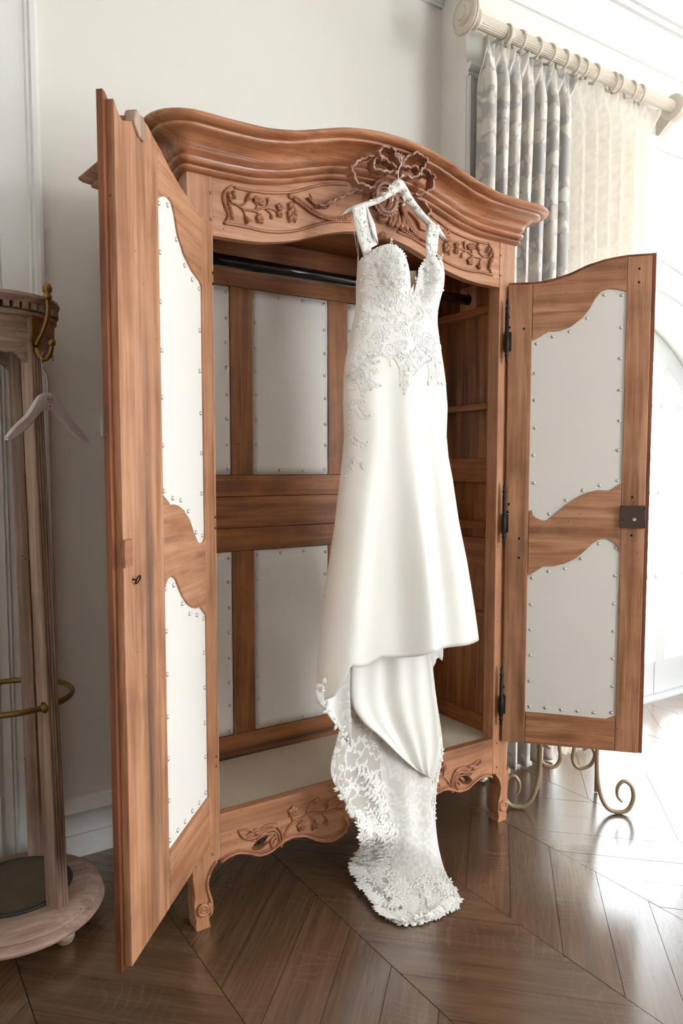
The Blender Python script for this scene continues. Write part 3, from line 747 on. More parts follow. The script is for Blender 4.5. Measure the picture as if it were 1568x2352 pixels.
# crest: ribbon bow, wreath, leaves, medallion
CR = []
CF = Frame((0, 0, 0), (1, 0, 0), (0, 0, 1), (0, -1, 0))
def ribbon(name, pts, w0, w1, wav=0.0):
    P = [Z1(p, -.5 * (w0 + w1)) for p in pts]; P = [(p.x, p.y) for p in catmull([Vector(q) for q in P], 7)]
    n = len(P); P = [(x + .0022 * math.sin(i * .95) * wav, z + .0022 * math.cos(i * .95) * wav) for i, (x, z) in enumerate(P)]
    m = MB()
    m.strip(P, CF, lambda t: w0 + .003 * math.sin(t * 26) * wav, lambda t: w1 + .005 * math.sin(t * 26) * wav, .0062)
    m.build(name, 'carve_dark', FRZ)
ribbon('ribbon_loop', [(800, 240), (775, 150), (735, 60), (680, 10), (620, -5), (570, 30), (545, 95), (580, 150), (590, 160)], .085, .118, 1)
ribbon('ribbon_loop', [(750, 255), (690, 200), (640, 150), (560, 130), (500, 150), (470, 200), (500, 260), (580, 295), (680, 300), (760, 290)], .08, .112, 1)
ribbon('ribbon_loop', [(475, 105), (400, 130), (330, 150), (260, 205), (225, 270), (235, 345), (290, 420), (370, 465), (440, 485), (500, 495)], .07, .104, 1)
ribbon('ribbon_loop', [(810, 250), (850, 165), (920, 105), (1000, 80), (1070, 105), (1110, 170), (1095, 240), (1035, 290), (1060, 330), (1080, 345)], .08, .112, 1)
ribbon('ribbon_loop', [(820, 245), (900, 240), (980, 245), (1030, 290), (1010, 340), (940, 370), (860, 345), (810, 300)], .08, .11, 1)
ribbon('ribbon_loop', [(1085, 285), (1140, 300), (1185, 360), (1195, 430), (1170, 500), (1110, 545), (1040, 570), (960, 575)], .06, .1, 1)
ribbon('ribbon_tail', [(470, 500), (380, 510), (250, 530), (130, 590), (20, 640), (-80, 690), (-180, 700)], .018, .05, 1)
ribbon('ribbon_tail', [(960, 590), (1060, 640), (1120, 700), (1160, 780), (1120, 830), (1180, 880)], .018, .05, .6)
m = MB(); k = Z1((785, 285), -.115); m.ball((k[0], -.112, k[1]), .0075, 10, 6, (1, .8, 1)); m.build('bow_knot', 'carve_dark', FRZ, True)
m = MB()
for p, a in (((805, 150), 1.9), ((812, 145), 1.6), ((822, 150), 1.25), ((835, 155), 1.0), ((800, 190), 1.75)): q = Z1(p, -.1); m.leaf((q[0], -.1, q[1]), (math.cos(a), -.1, math.sin(a)), (0, -1, 0), .026, .0095, .005)
m.build('crest_leaf', 'carve_dark', FRZ, True)
wc = (Z1((668, 590), -.04)); m = MB()
pts = [(wc[0] + .040 * math.cos(2 * PI * k / 40), -.036, wc[1] + .046 * math.sin(2 * PI * k / 40)) for k in range(41)]
m.tube(pts, .0075, 8)
m.tube([(wc[0] + .029 * math.cos(2 * PI * k / 40), -.03, wc[1] + .034 * math.sin(2 * PI * k / 40)) for k in range(41)], .003, 6)
m.build('wreath_ring', 'carve_dark', FRZ, True)
m = MB()
for k in range(26):
    a = 2 * PI * k / 26; m.leaf((wc[0] + .046 * math.cos(a), -.034, wc[1] + .052 * math.sin(a)), (-math.sin(a) + .35 * math.cos(a), -.1, math.cos(a) + .35 * math.sin(a)), (math.cos(a) * .4, -1, math.sin(a) * .4), .02, .009, .004)
m.build('wreath_leaf', 'carve_dark', FRZ, True)
m = MB(); m.lathe([(.001, 0), (.034, 0), (.034, .012), (.026, .016), (.02, .012), (.001, .014)], (wc[0], 0, wc[1]), (0, -1, 0), 24); m.build('medallion', 'carve_dark', FRZ, True)
m = MB()
for k in range(18):
    a = 2 * PI * k / 18; m.ball((wc[0] + .024 * math.cos(a), -.02, wc[1] + .028 * math.sin(a)), .0036, 6, 4)
flower(m, wc, .014, False, 6, -.02)
m.build('bead_ring', 'carve', FRZ, True)
m = MB()
for a in (-2.5, -2.15, -1.85, -1.57, -1.3, -1.0, -.7): q = Z1((600, 800), 0); m.leaf((q[0], -.004, q[1]), (math.cos(a), 0, math.sin(a)), (0, -1, 0), .032, .013, .009)
for p, a, l in (((700, 800), -1.75, .042), ((740, 790), -1.6, .045), ((790, 800), -1.5, .045), ((835, 810), -1.35, .045), ((720, 860), -1.7, .032), ((770, 880), -1.55, .032), ((820, 890), -1.4, .032), ((870, 900), -1.2, .036)):
    q = Z1(p, 0); m.leaf((q[0], -.006, q[1]), (math.cos(a), -.05, math.sin(a)), (0, -1, 0), l, .015, .008)
for a in (-2.2, -1.9, -1.57, -1.25): q = Z1((620, 1000), 0); m.leaf((q[0], -.002, q[1]), (math.cos(a), 0, math.sin(a)), (0, -1, 0), .028, .01, .006)
m.build('crest_foliage', 'carve', FRZ, True)
m = MB(); gp = [Z1(p, -.01) for p in [(850, 650), (880, 760), (920, 880), (990, 990), (1080, 1060), (1180, 1100), (1290, 1080), (1370, 1000)]]
stroke(m, gp, .007, -.006); c = catmull([Vector((p[0], 0, p[1])) for p in gp], 4)
for i in range(1, len(c)):
    d = c[i] - c[i - 1]; a = math.atan2(d.z, d.x)
    for sg in (-.55, .55): fleaf(m, (c[i - 1].x, c[i - 1].z), a + sg, .018, .01, False, .006, 0, -.009)
m.build('garland', 'carve', FRZ, True)

# apron with pierced, scalloped lower edge
AB = [(.069, .182), (.098, .2), (.134, .205), (.171, .192), (.209, .173), (.247, .173), (.279, .186), (.294, .199), (.318, .203), (.375, .191), (.442, .157), (.493, .148), (.530, .160), (.545, .19), (.56, .192), (.60, .166), (.6475, .158)]
AB = AB + [(AW - x, z) for x, z in reversed(AB[:-1])]
def ap_bot(x): return (interp(x - .008, AB) + 2 * interp(x, AB) + interp(x + .008, AB)) / 4
HX, HZ, HRX, HRZ = .217, .2135, .031, .0175
def ap_span(x):
    xx = min(x, AW - x); b = ap_bot(x); t = abs(xx - HX) / HRX
    if t < .999:
        h = HRZ * math.sqrt(1 - t * t); zc = HZ + .25 * (xx - HX); return [(b, max(b + .006, zc - h)), (zc + h, Z_AP)]
    return [(b, Z_AP)]
xs = [lerp(.0785, AW - .0785, k / 240) for k in range(241)]
m = MB(); m.columns(xs, ap_span, FRONT, -.001, -.03); APR = m.build('apron', 'front_x', AR, merge=True)
for mi in (False, True):
    m = MB(); ps = [(x, ap_bot(x) + .004) for x in [lerp(.08, AX, k / 70) for k in range(71)]]
    stroke(m, ps, .0048, -.0015, mirror=mi, n=1); stroke(m, [(x, z + .010) for x, z in ps], .0022, -.0005, mirror=mi, n=1)
    m.build('edge_moulding', 'carve', APR, True)
    m = MB()
    for ps, r in (([(150, 778), (200, 772), (245, 790), (285, 760), (330, 745), (362, 772), (376, 815), (366, 860)], [.002, .0055, .006, .003]), ([(240, 832), (280, 790), (322, 770), (352, 790), (364, 832)], [.003, .006, .003]),
                  ([(165, 800), (228, 815), (262, 790), (300, 762), (350, 742)], [.004, .006, .003]), ([(326, 866), (318, 832), (342, 806)], [.004, .006, .003]), ([(150, 778), (175, 812), (240, 830)], [.002, .005, .003]), ([(290, 800), (335, 790), (345, 830), (330, 862)], .004)):
        stroke(m, [Z6(p) for p in ps], r, -.002, mirror=mi)
    for p, a in (((300, 790), 2.9), ((320, 800), -2.7), ((345, 820), -2.2), ((260, 770), 3.0), ((230, 790), 3.1), ((350, 760), 2.6)): fleaf(m, Z6(p), a, .035, .014, mi, .007, .2)
    m.build('acanthus_leaf', 'carve', APR, True)
    m = MB(); stroke(m, [Z6(p) for p in [(366, 862), (378, 840), (420, 815), (480, 803), (520, 815), (570, 832), (640, 828), (690, 790), (712, 745), (695, 712), (684, 725)]], [.006, .004, .004, .005, .004], -.002, mirror=mi)
    m.build('scroll_edge', 'carve', APR, True)
    m = MB()
    for ps in ([(385, 805), (420, 745), (480, 710), (540, 685), (620, 685), (690, 655)], [(430, 740), (425, 705), (430, 685)], [(455, 720), (475, 750)], [(500, 700), (510, 660), (540, 630)], [(510, 698), (545, 725), (545, 765)], [(580, 690), (605, 720), (603, 745)], [(600, 685), (612, 640)]):
        stroke(m, [Z6(p) for p in ps], .0038, mirror=mi)
    m.build('vine_stem', 'carve', APR, True)
    m = MB()
    for p in ((430, 678), (475, 754)): m = MB(); flower(m, Z6(p), .02, mi); flower(m, Z6(p), .012, mi, 5, -.006); m.build('carved_flower', 'carve', APR, True)
    for p, a in (((535, 640), .75), ((530, 636), .3), ((545, 735), -1.2), ((540, 735), -1.9), ((650, 668), .5), ((660, 665), .05)): m = MB(); fleaf(m, Z6(p), a, .028, .014, mi, .009); m.build('carved_leaf', 'carve', APR, True)
    for p in ((612, 632), (604, 746), (597, 640), (595, 735)):
        q = Z6(p); q = (AW - q[0], q[1]) if mi else q; m = MB(); m.ball((q[0], -.003, q[1]), .005, 8, 5); m.build('carved_bud', 'carve', APR, True)

# ---- doors
def door(hinge, free, zb, sgn, tr, right):
    h = Vector((hinge[0], hinge[1], 0)); f = Vector((free[0], free[1], 0)); du = (f - h).normalized(); ang = math.atan2(du.y, du.x)
    nin = Vector((0, 0, 1)).cross(du) * sgn
    def uz(p): q = atplane(p[0], p[1], h, nin); return ((q - h).dot(du), q.z)
    FRM = Frame((0, 0, 0), (1, 0, 0), (0, 0, 1), (0, sgn, 0))
    uh = sum(uz(p)[0] for p in tr['hs']) / 2; ul = sum(uz(p)[0] for p in tr['ls']) / 2; uf = sum(uz(p)[0] for p in tr['fe']) / 2
    top = sorted(uz(p) for p in tr['top']); top = [(-1, top[0][1])] + top + [(2, top[-1][1])]
    zt = lambda u: interp(u, top)
    C = {k: sorted(uz(p) for p in tr[k]) for k in ('ut', 'ub', 'lt', 'lb')}
    cz = lambda k, u: interp(u, C[k])
    # core: the outside board of the door with its rebated lip
    m = MB(); lip = .016; xs = [lerp(0, uf + lip, k / 60) for k in range(61)]
    m.columns(xs, lambda u: [(zb - .004, zt(min(u, uf)) + .012)], FRM, -.030, -.017)
    d = m.build('door', 'edge_z', AR, merge=True); d.location = h; d.rotation_euler = (0, 0, ang)
    def plate(name, a, b, lo, hi, mt, n=30, w0=-.0175, w1=0.0, bev=.0018):
        q = MB(); q.columns([lerp(a, b, k / n) for k in range(n + 1)], lambda u: [(lo(u), hi(u))], FRM, w0, w1); return q.build(name, mt, d, merge=True, bevel=bev)
    g = .0012
    plate('hinge_stile', 0, uh - g, lambda u: zb, zt, 'door_z', 8); plate('lock_stile', ul + g, uf, lambda u: zb, zt, 'door_z', 16)
    plate('top_rail', uh, ul, lambda u: cz('ut', u), zt, 'door_x', 40); plate('middle_rail', uh, ul, lambda u: cz('lt', u), lambda u: cz('ub', u), 'door_x', 40)
    plate('bottom_rail', uh, ul, lambda u: zb, lambda u: cz('lb', u), 'door_x', 10)
    for lo, hi in (('ub', 'ut'), ('lb', 'lt')):
        plate('linen_panel', uh - .004, ul + .004, lambda u: cz(lo, u) - .006, lambda u: cz(hi, u) + .006, 'linen', 40, -.0165, -.006, 0)
        pos = []
        z0, z1 = cz(lo, uh + .02) + .02, cz(hi, uh + .02) - .02; n = max(3, round((z1 - z0) / .105))
        pos += [(uh + .014, lerp(z0, z1, k / n)) for k in range(n + 1)]
        z0, z1 = cz(lo, ul - .02) + .02, cz(hi, ul - .02) - .02; n = max(3, round((z1 - z0) / .105))
        pos += [(ul - .014, lerp(z0, z1, k / n)) for k in range(n + 1)]
        n = 4
        for k in range(1, n + 1):
            u = lerp(uh + .014, ul - .014, k / (n + 1)); pos += [(u, cz(hi, u) - .018), (u, cz(lo, u) + .018)]
        for u, z in pos: stud(d, (u + random.uniform(-.002, .002), -.006 * sgn, z + random.uniform(-.003, .003)), PI if sgn > 0 else 0)
    return d, uz, FRM, dict(uh=uh, ul=ul, uf=uf, zt=zt, zb=zb)
zR = lambda L_: [(1100 + .2985 * a, 560 + .2985 * b) for a, b in L_]
zR2 = lambda L_: [(1100 + .2985 * a, 1200 + .2985 * b) for a, b in L_]
zL1 = lambda L_: [(180 + .3827 * a, 180 + .3827 * b) for a, b in L_]
zL2 = lambda L_: [(220 + .1913 * a, 1100 + .1913 * b) for a, b in L_]
TRR = dict(hs=[(1218, 1000), (1206, 1600)], ls=[(1432, 900), (1414, 1600)], fe=[(1490, 900), (1467, 1600)],
           top=[(1168, 655), (1226, 653), (1250, 650), (1270, 645), (1310, 632), (1350, 613), (1390, 600), (1420, 594), (1445, 590), (1502, 586)],
           ut=zR([(425, 742), (470, 715), (530, 674), (560, 674), (620, 668), (700, 640), (800, 565), (865, 480), (890, 425), (935, 370), (985, 345), (1060, 350), (1138, 366)]),
           ub=zR([(393, 2052), (430, 2105), (490, 2132), (540, 2120), (590, 2075), (660, 2015), (740, 1960), (830, 1915), (910, 1897), (1000, 1900), (1050, 1870), (1094, 1843)]),
           lt=zR2([(386, 408), (490, 338), (570, 337), (660, 315), (740, 280), (810, 220), (870, 165), (920, 132), (970, 123), (1020, 140), (1060, 180), (1079, 225)]),
           lb=zR2([(358, 1458), (600, 1478), (800, 1497), (990, 1516), (1042, 1490)]))
RD, uzr, RF, RI = door((1.2525, -.012), (1.596, -.388), .333, -1, TRR, True)
TRL = dict(hs=[(474, 1100), (478, 1924)], ls=[(374, 1100), (383, 1500)], fe=[(280, 1110), (288, 1500)],
           top=[(253, 210), (260, 221), (266.7, 245), (275, 266), (283, 277), (300, 277), (335, 279), (353, 316), (368, 341), (390, 386), (418, 434), (451, 483), (481, 512), (494, 524)],
           ut=zL1([(480, 722), (495, 711), (520, 706), (543, 713), (565, 745), (580, 800), (600, 930), (640, 1060), (690, 1160), (735, 1220), (762, 1310)]),
           ub=zL2([(790, 180), (815, 195), (870, 260), (905, 318), (945, 305), (990, 315), (1060, 370), (1130, 480), (1185, 650), (1230, 755), (1265, 778), (1300, 755), (1335, 670)]),
           lt=zL2([(815, 1420), (840, 1290), (870, 1205), (920, 1167), (965, 1195), (1000, 1290), (1050, 1410), (1110, 1500), (1170, 1545), (1220, 1552), (1260, 1536), (1335, 1640)]),
           lb=[(480, 1831), (430, 1900), (393, 1953), (383, 1960)])
LD, uzl, LF, LI = door((.069, -.012), (-.33, -.461), .300, 1, TRL, False)
# right door: lock plate, keyhole, bolts
a, b = uzr((1424, 1161)), uzr((1486, 1213))
m = MB(); m.box((a[0], b[1], -.001), (RI['uf'] + .001, a[1], .012), RF); m.build('lock_plate', 'lockplate', RD, bevel=.001)
q = uzr((1455, 1193)); m = MB(); m.lathe([(.0005, .0), (.006, .0), (.006, .003), (.004, .0035), (.0005, .001)], RF(q[0], q[1], .0115), (0, -1, 0), 14); m.build('keyhole', 'stud', RD, True)
for p in ((1431, 1194), (1480, 1168), (1480, 1208)):
    q = uzr(p); m = MB(); m.ball((0, 0, 0), .003, 6, 4); m.build('screw', 'iron', RD, True, loc=RF(q[0], q[1], .012))
for p in ((1168, 729), (1170, 752), (1168, 1158), (1166, 1176), (1156, 1577), (1156, 1597), (1468, 617), (1467, 648), (1452, 1142), (1450, 1230), (1192, 1237), (1191, 1281), (1203, 755)):
    q = uzr(p); m = MB(); m.ball((0, 0, 0), .0048, 8, 4, (1, .5, 1)); m.build('peg', 'iron', RD, True, loc=RF(q[0], q[1], .0))
# turned iron hinges on both doors
def hinge_at(par, z, y=-.016, x=0.0):
    m = MB(); m.lathe([(.0008, -.115), (.004, -.112), (.006, -.102), (.004, -.095), (.0075, -.090), (.0075, -.084), (.005, -.080), (.0085, -.075), (.0085, -.002), (.007, .0), (.0068, .07), (.005, .075), (.0075, .082), (.0075, .088), (.004, .093), (.006, .102), (.004, .112), (.0008, .118)], (x, y, z), (0, 0, 1), 12)
    m.box((x, y - .002, z - .07), (x + .022, y + .002, z)); m.build('hinge', 'iron', par, True)
for p in (760, 1181, 1600):
    z = aty(1150, p, -.02).z; hinge_at(AR, z, -.020, 1.238)
    hinge_at(AR, z - .02, -.008, .035)
# left door: pale latch keep, ring eye, wooden stop block on its top
a, b = uzl((285, 1240)), uzl((299, 1300))
m = MB(); m.box((b[0], b[1], -.002), (LI['uf'] + .006, a[1], .007), LF); m.build('latch_keep', 'peg', LD, bevel=.002)
q = uzl((309, 1331)); m = MB(); c = LF(q[0], q[1], .008)
m.tube([c + Vector((.009 * math.cos(t), .004 * math.sin(t), .009 * math.sin(t))) for t in [2 * PI * k / 16 for k in range(17)]], .0018, 6); m.tube([LF(q[0] + .012, q[1] + .002, -.003), c + Vector((.008, 0, .001))], .0018, 6); m.build('ring_eye', 'iron', LD, True)
q = uzl((318, 300)); m = MB(); m.prism([(-.036, -.02), (-.030, .004), (-.014, .016), (.004, .012), (.018, .018), (.026, .004), (.034, -.016), (.01, -.036), (-.016, -.038)], Frame(LF(q[0], LI['zt'](q[0]), 0), (1, 0, 0), (0, 0, 1), (0, 1, 0)), -.022, .006); m.build('stop_block', 'bleached_z', LD, bevel=.004)
for p in ((489, 627), (489, 652), (494, 1188), (494, 1213), (496, 1738), (496, 1760)):
    q = uzl(p); m = MB(); m.ball((0, 0, 0), .0045, 8, 4, (1, .5, 1)); m.build('peg', 'iron', LD, True, loc=LF(q[0], q[1], 0))
# ================================================================ WEDDING DRESS
DY = -.14                                   # plane of the hanging dress
def D(x, y, Y=DY): return aty(x, y, Y)
DR = empty('wedding_dress', (D(900, 500).x, DY, 0), 0, 'ivory sweetheart wedding dress with lace bodice and long lace train, hung on the armoire crest', 'dress')
def dl(p): return Vector(p) - DR.location
ROWS = [(585, 822, 1008), (620, 820, 1010), (650, 820, 1007), (680, 820, 1000), (710, 820, 996), (740, 816, 997), (780, 807, 1002), (830, 797, 1010), (870, 792, 1015), (930, 790, 1019), (1000, 793, 1016), (1050, 789, 1020), (1100, 783, 1029), (1200, 771, 1042), (1300, 755, 1060), (1400, 742, 1074), (1480, 732, 1084), (1620, 724, 1095)]
RZ_ = []
for y, a, b in ROWS:
    pa, pb = D(a, y), D(b, y); RZ_.append(((pa.z + pb.z) / 2, pa.x, pb.x))
RZ_.sort()
def row(z):
    xl = interp(z, [(q[0], q[1]) for q in RZ_]); xr = interp(z, [(q[0], q[2]) for q in RZ_]); return xl, xr
BD = [(.6, .105), (.9, .10), (1.2, .088), (1.5, .08), (1.7, .072), (1.86, .062), (1.95, .066), (2.03, .06), (2.1, .05)]
def dress_pt(th, z):
    """point of the dress tube: th 0..pi is the front (from the right edge to the left edge)"""
    xl, xr = row(z); a = (xr - xl) / 2; xc = (xl + xr) / 2; b = interp(z, BD)
    c, s = math.cos(th), math.sin(th)
    fold = 1 - smooth(z, .9, 1.55)
    x = xc + a * c; yy = b * (abs(s) ** .8) * (1 if s > 0 else -1)
    if s > 0:
        u = c
        yy += s * fold * (.020 * math.sin(7.5 * u + 1.2) + .010 * math.sin(13 * u + .4) + .012 * math.sin(3.3 * u))
        bust = math.exp(-((z - 1.985) / .075) ** 2)
        yy += bust * (.042 * math.exp(-((u + .45) / .34) ** 2) + .042 * math.exp(-((u - .5) / .34) ** 2) - .02 * math.exp(-((u - .27) / .12) ** 2))
        yy += .006 * s * (1 - smooth(z, 1.5, 1.9)) * math.sin(9 * u + 2) * smooth(z, .7, 1.1)
    else:
        yy *= .55
    return Vector((x, DY - yy, z))
NECK = [(820, 603), (835, 590), (850, 578), (870, 567), (890, 561), (908, 563), (922, 576), (932, 594), (938, 615), (941, 640), (943, 668), (945, 690), (947, 668), (951, 645), (960, 622), (970, 604), (982, 590), (996, 583), (1006, 592), (1010, 622)]
def th_z(px_, py_):
    q = D(px_, py_); th = PI / 2
    for _ in range(6):
        xl, xr = row(q.z); u = max(-.9999, min(.9999, (q.x - (xl + xr) / 2) / ((xr - xl) / 2))); th = math.acos(u); q = D(px_, py_, dress_pt(th, q.z).y)
    return th, q.z
NK = sorted(th_z(x, y) for x, y in NECK)
HEM = [(722, 1598), (745, 1612), (770, 1600), (792, 1565), (803, 1534), (806, 1530), (822, 1533), (840, 1531), (858, 1521), (872, 1511), (920, 1511), (962, 1508), (990, 1498), (1020, 1489), (1055, 1484), (1084, 1478)]
HM = sorted(th_z(x, y) for x, y in HEM)
NT, NZ = 200, 96
ths = [2 * PI * k / NT for k in range(NT)]
grid = []
tops, hems = [], []
for th in ths:
    zt0, zh0 = 2.0, .8
    if math.sin(th) >= -1e-6: zt0 = interp(th, NK); zh0 = interp(th, HM)
    else:
        zt0 = 1.90 + .06 * abs(math.cos(th)); zh0 = (HM[0][1] if math.cos(th) > 0 else lerp(HM[0][1], HM[-1][1], smooth(-math.cos(th), .2, 1))) + .06 * abs(math.sin(th))
    tops.append(zt0); hems.append(zh0)
for j in range(NZ + 1):
    t = j / NZ
    grid.append([dl(dress_pt(th, lerp(tops[i], hems[i], t ** 1.0))) for i, th in enumerate(ths)])
# bodice (lace) and skirt (satin) meet at the waist
NB = 26
m = MB(); m.loft(grid[NB - 1:], True); sk = m.build('skirt', 'satin', DR, True); sd = sk.modifiers.new('thickness', 'SOLIDIFY'); sd.thickness = .0022; sd.offset = 0
m = MB(); m.loft(grid[:NB], True); bo = m.build('bodice', 'lace', DR, True); sd = bo.modifiers.new('thickness', 'SOLIDIFY'); sd.thickness = .0022; sd.offset = 0
# nude inner modesty panel behind the plunge
p = [D(934, 622, DY - .045), D(956, 622, DY - .045), D(954, 720, DY - .045), D(938, 720, DY - .045)]
sheet('plunge_panel', [[dl(p[0]), dl(p[1])], [dl(p[3]), dl(p[2])]], 'nude', DR, .001)

def surf(px_, py_):
    """point and outward normal of the dress front under a pixel of the traced picture"""
    q = D(px_, py_); z = q.z; x = q.x
    for _ in range(3):
        xl, xr = row(z); a = (xr - xl) / 2; u = max(-.985, min(.985, (x - (xl + xr) / 2) / a)); th = math.acos(u); P = dress_pt(th, z)
        q = D(px_, py_, P.y); x, z = q.x, q.z
    e = 1e-3; t1 = dress_pt(th - .01, z) - dress_pt(th + .01, z); t2 = dress_pt(th, z + e) - dress_pt(th, z - e)
    n = t1.cross(t2).normalized()
    if n.y > 0: n = -n
    return P, n
rl = random.Random(11)
def sprig(m, pf, c, ang, size, n=7):
    """curled lace sprig: paired leaves along a bent stem"""
    x, y = c; a = ang; st = size / n; cur = rl.uniform(-.35, .35)
    for k in range(n):
        P, nn = pf(x, y); Q, _ = pf(x + 2 * math.cos(a), y + 2 * math.sin(a)); d = (Q - P)
        if d.length < 1e-6: d = Vector((0, 0, 1))
        sdv = nn.cross(d.normalized())
        f = 1 - .5 * k / n
        for sg in (-1, 1): m.leaf(dl(P + nn * .001), d.normalized() + sdv * sg * .9, nn, .013 * f * size / 26, .0058 * f * size / 26, .0012)
        x += st * math.cos(a); y += st * math.sin(a); a += cur
    P, nn = pf(x, y); m.leaf(dl(P + nn * .001), d, nn, .013, .007, .003)
def rosette(m, pf, c, r):
    P, nn = pf(*c); t = nn.cross(Vector((0, 0, 1))).normalized(); b = t.cross(nn)
    for ring_, (q, h) in enumerate(((1.0, .0018), (.62, .003), (.34, .004))):
        for k in range(6):
            a = 2 * PI * k / 6 + ring_ * .5; d = t * math.cos(a) + b * math.sin(a)
            m.leaf(dl(P + nn * (.001 + .0015 * ring_)), d, nn, r * q, r * q * .9, h)
def inside(x, y, poly):
    c = False; n = len(poly)
    for i in range(n):
        (x0, y0), (x1, y1) = poly[i], poly[i - 1]
        if (y0 > y) != (y1 > y) and x < (x1 - x0) * (y - y0) / (y1 - y0) + x0: c = not c
    return c
BOD = [(822, 606), (850, 582), (890, 566), (915, 570), (930, 595), (937, 640), (942, 695), (950, 650), (965, 615), (985, 592), (1004, 596), (1007, 640), (996, 700), (1000, 780), (1010, 860), (1000, 880), (975, 840), (955, 830), (935, 890), (925, 885), (915, 830), (880, 800), (862, 840), (858, 900), (838, 905), (825, 940), (812, 1000), (800, 1090), (792, 1080), (794, 1000), (794, 900), (802, 810), (818, 720)]
m = MB(); cnt = 0
for c, r in (((878, 618), .024), ((862, 655), .015), ((968, 668), .018), ((978, 620), .014), ((905, 650), .014), ((850, 615), .012), ((960, 720), .012), ((870, 640), .03)): rosette(m, surf, c, r)
while cnt < 120:
    x, y = rl.uniform(790, 1012), rl.uniform(566, 1090)
    if not inside(x, y, BOD): continue
    if y > 760 and rl.random() < .25: continue
    sprig(m, surf, (x, y), rl.uniform(0, 2 * PI) if y < 740 else rl.gauss(PI / 2, .5), rl.uniform(14, 30), rl.choice((4, 5, 6))); cnt += 1
for x, y, a, s in ((925, 840, PI / 2, 40), (932, 862, PI / 2, 26), (845, 850, PI / 2 + .2, 50), (985, 830, 1.2, 50), (1000, 850, 1.5, 30), (812, 930, 1.6, 50), (806, 1000, 1.6, 45), (800, 1050, 1.7, 40), (880, 800, 1.4, 40), (960, 800, 1.7, 40)): sprig(m, surf, (x, y), a, s, 8)
def swirl(m, pf, c, r, turns, a0, sg):
    pts = []
    for k in range(int(14 * turns)):
        t = k / (14 * turns); a = a0 + sg * 2 * PI * turns * t; rr = r * (1 - .8 * t); P, n = pf(c[0] + rr * math.cos(a), c[1] + rr * math.sin(a)); pts.append(dl(P + n * .0012))
    m.tube(pts, [.0022, .0017, .0012], 5)
cnt = 0
while cnt < 120:
    x, y = rl.uniform(795, 1008), rl.uniform(572, 900)
    if not inside(x, y, BOD): continue
    swirl(m, surf, (x, y), rl.uniform(5, 13), rl.uniform(.8, 1.6), rl.uniform(0, 6.28), rl.choice((-1, 1))); cnt += 1
tag(m.build('lace_applique', 'applique', DR, True), kind='stuff')
m = MB()
for _ in range(110):
    x, y = rl.uniform(800, 1008), rl.uniform(600, 900)
    if inside(x, y, BOD): P, n = surf(x, y); m.ball(dl(P + n * .002), .0013, 6, 4)
tag(m.build('beading', 'bead', DR, True), kind='stuff')
# scalloped edge along the neckline
m = MB()
for (x0, y0), (x1, y1) in zip(NECK, NECK[1:]):
    for k in range(3):
        x, y = lerp(x0, x1, k / 3), lerp(y0, y1, k / 3)
        if 930 < x < 962: continue
        P, n = surf(x, y + 3); m.leaf(dl(P), (rl.uniform(-.5, .5), 0, 1), n, .007, .008, .002)
tag(m.build('neckline_trim', 'applique', DR, True), kind='stuff')

# ---- shoulder straps looped over the hanger
def strap(name, L_, R_, Y0, Y1, mat='lace'):
    n = len(L_); g = []
    for i in range(n):
        t = i / (n - 1); Y = lerp(Y0, Y1, t); a, b = D(*L_[i], Y), D(*R_[i], Y)
        g.append([dl(lerp(a, b, k / 5) + Vector((0, -.004 * math.sin(PI * k / 5), 0))) for k in range(6)])
    gg = []
    for i in range(n - 1):
        for q in range(4): gg.append([lerp(g[i][k], g[i + 1][k], q / 4) for k in range(6)])
    gg.append(g[-1]); return sheet(name, gg, mat, DR, .002)
strap('strap', [(808, 474), (813, 510), (822, 550), (832, 580)], [(838, 466), (846, 505), (855, 535), (866, 562)], DY - .022, DY - .045)
strap('strap', [(818, 520), (826, 555), (834, 590)], [(842, 520), (848, 550), (853, 575)], DY + .02, DY + .03)
strap('strap', [(838, 466), (846, 505), (858, 545)], [(842, 476), (860, 515), (868, 560)], DY - .02, DY - .05)
strap('strap', [(985, 512), (980, 540), (977, 565), (978, 592)], [(1008, 520), (1006, 550), (1004, 575), (1000, 588)], DY - .022, DY - .045)
strap('strap', [(978, 515), (976, 545), (978, 580)], [(988, 512), (986, 545), (986, 580)], DY + .02, DY + .01)
m = MB()
def stp(x, y): return D(x, y, DY - .03), Vector((0, -1, 0))
for k in range(60):
    t = rl.uniform(.08, .92); s = rl.uniform(.15, .85)
    if k % 2: x, y = lerp(lerp(808, 832, t), lerp(838, 866, t), s), lerp(470, 572, t)
    else: x, y = lerp(lerp(983, 977, t), lerp(1010, 1003, t), s), lerp(510, 588, t)
    P = D(x, y, lerp(DY - .0268, DY - .0500, t)); n = Vector((0, -1, 0)); a = rl.uniform(0, 2 * PI); m.leaf(dl(P), (math.cos(a), 0, math.sin(a)), n, .010, .007, .0018)
tag(m.build('strap_lace', 'applique', DR, True), kind='stuff')
# hanging loop ribbons at the left shoulder
for a, b, c in (((806, 490), (814, 540), (823, 594)), ((809, 490), (820, 540), (824, 596))):
    m = MB(); m.tube([dl(D(*a, DY - .005)), dl(D(*b, DY - .002)), dl(D(*c, DY))], .0016, 6, True, .3); m.build('hanging_loop', 'satin', DR, True)

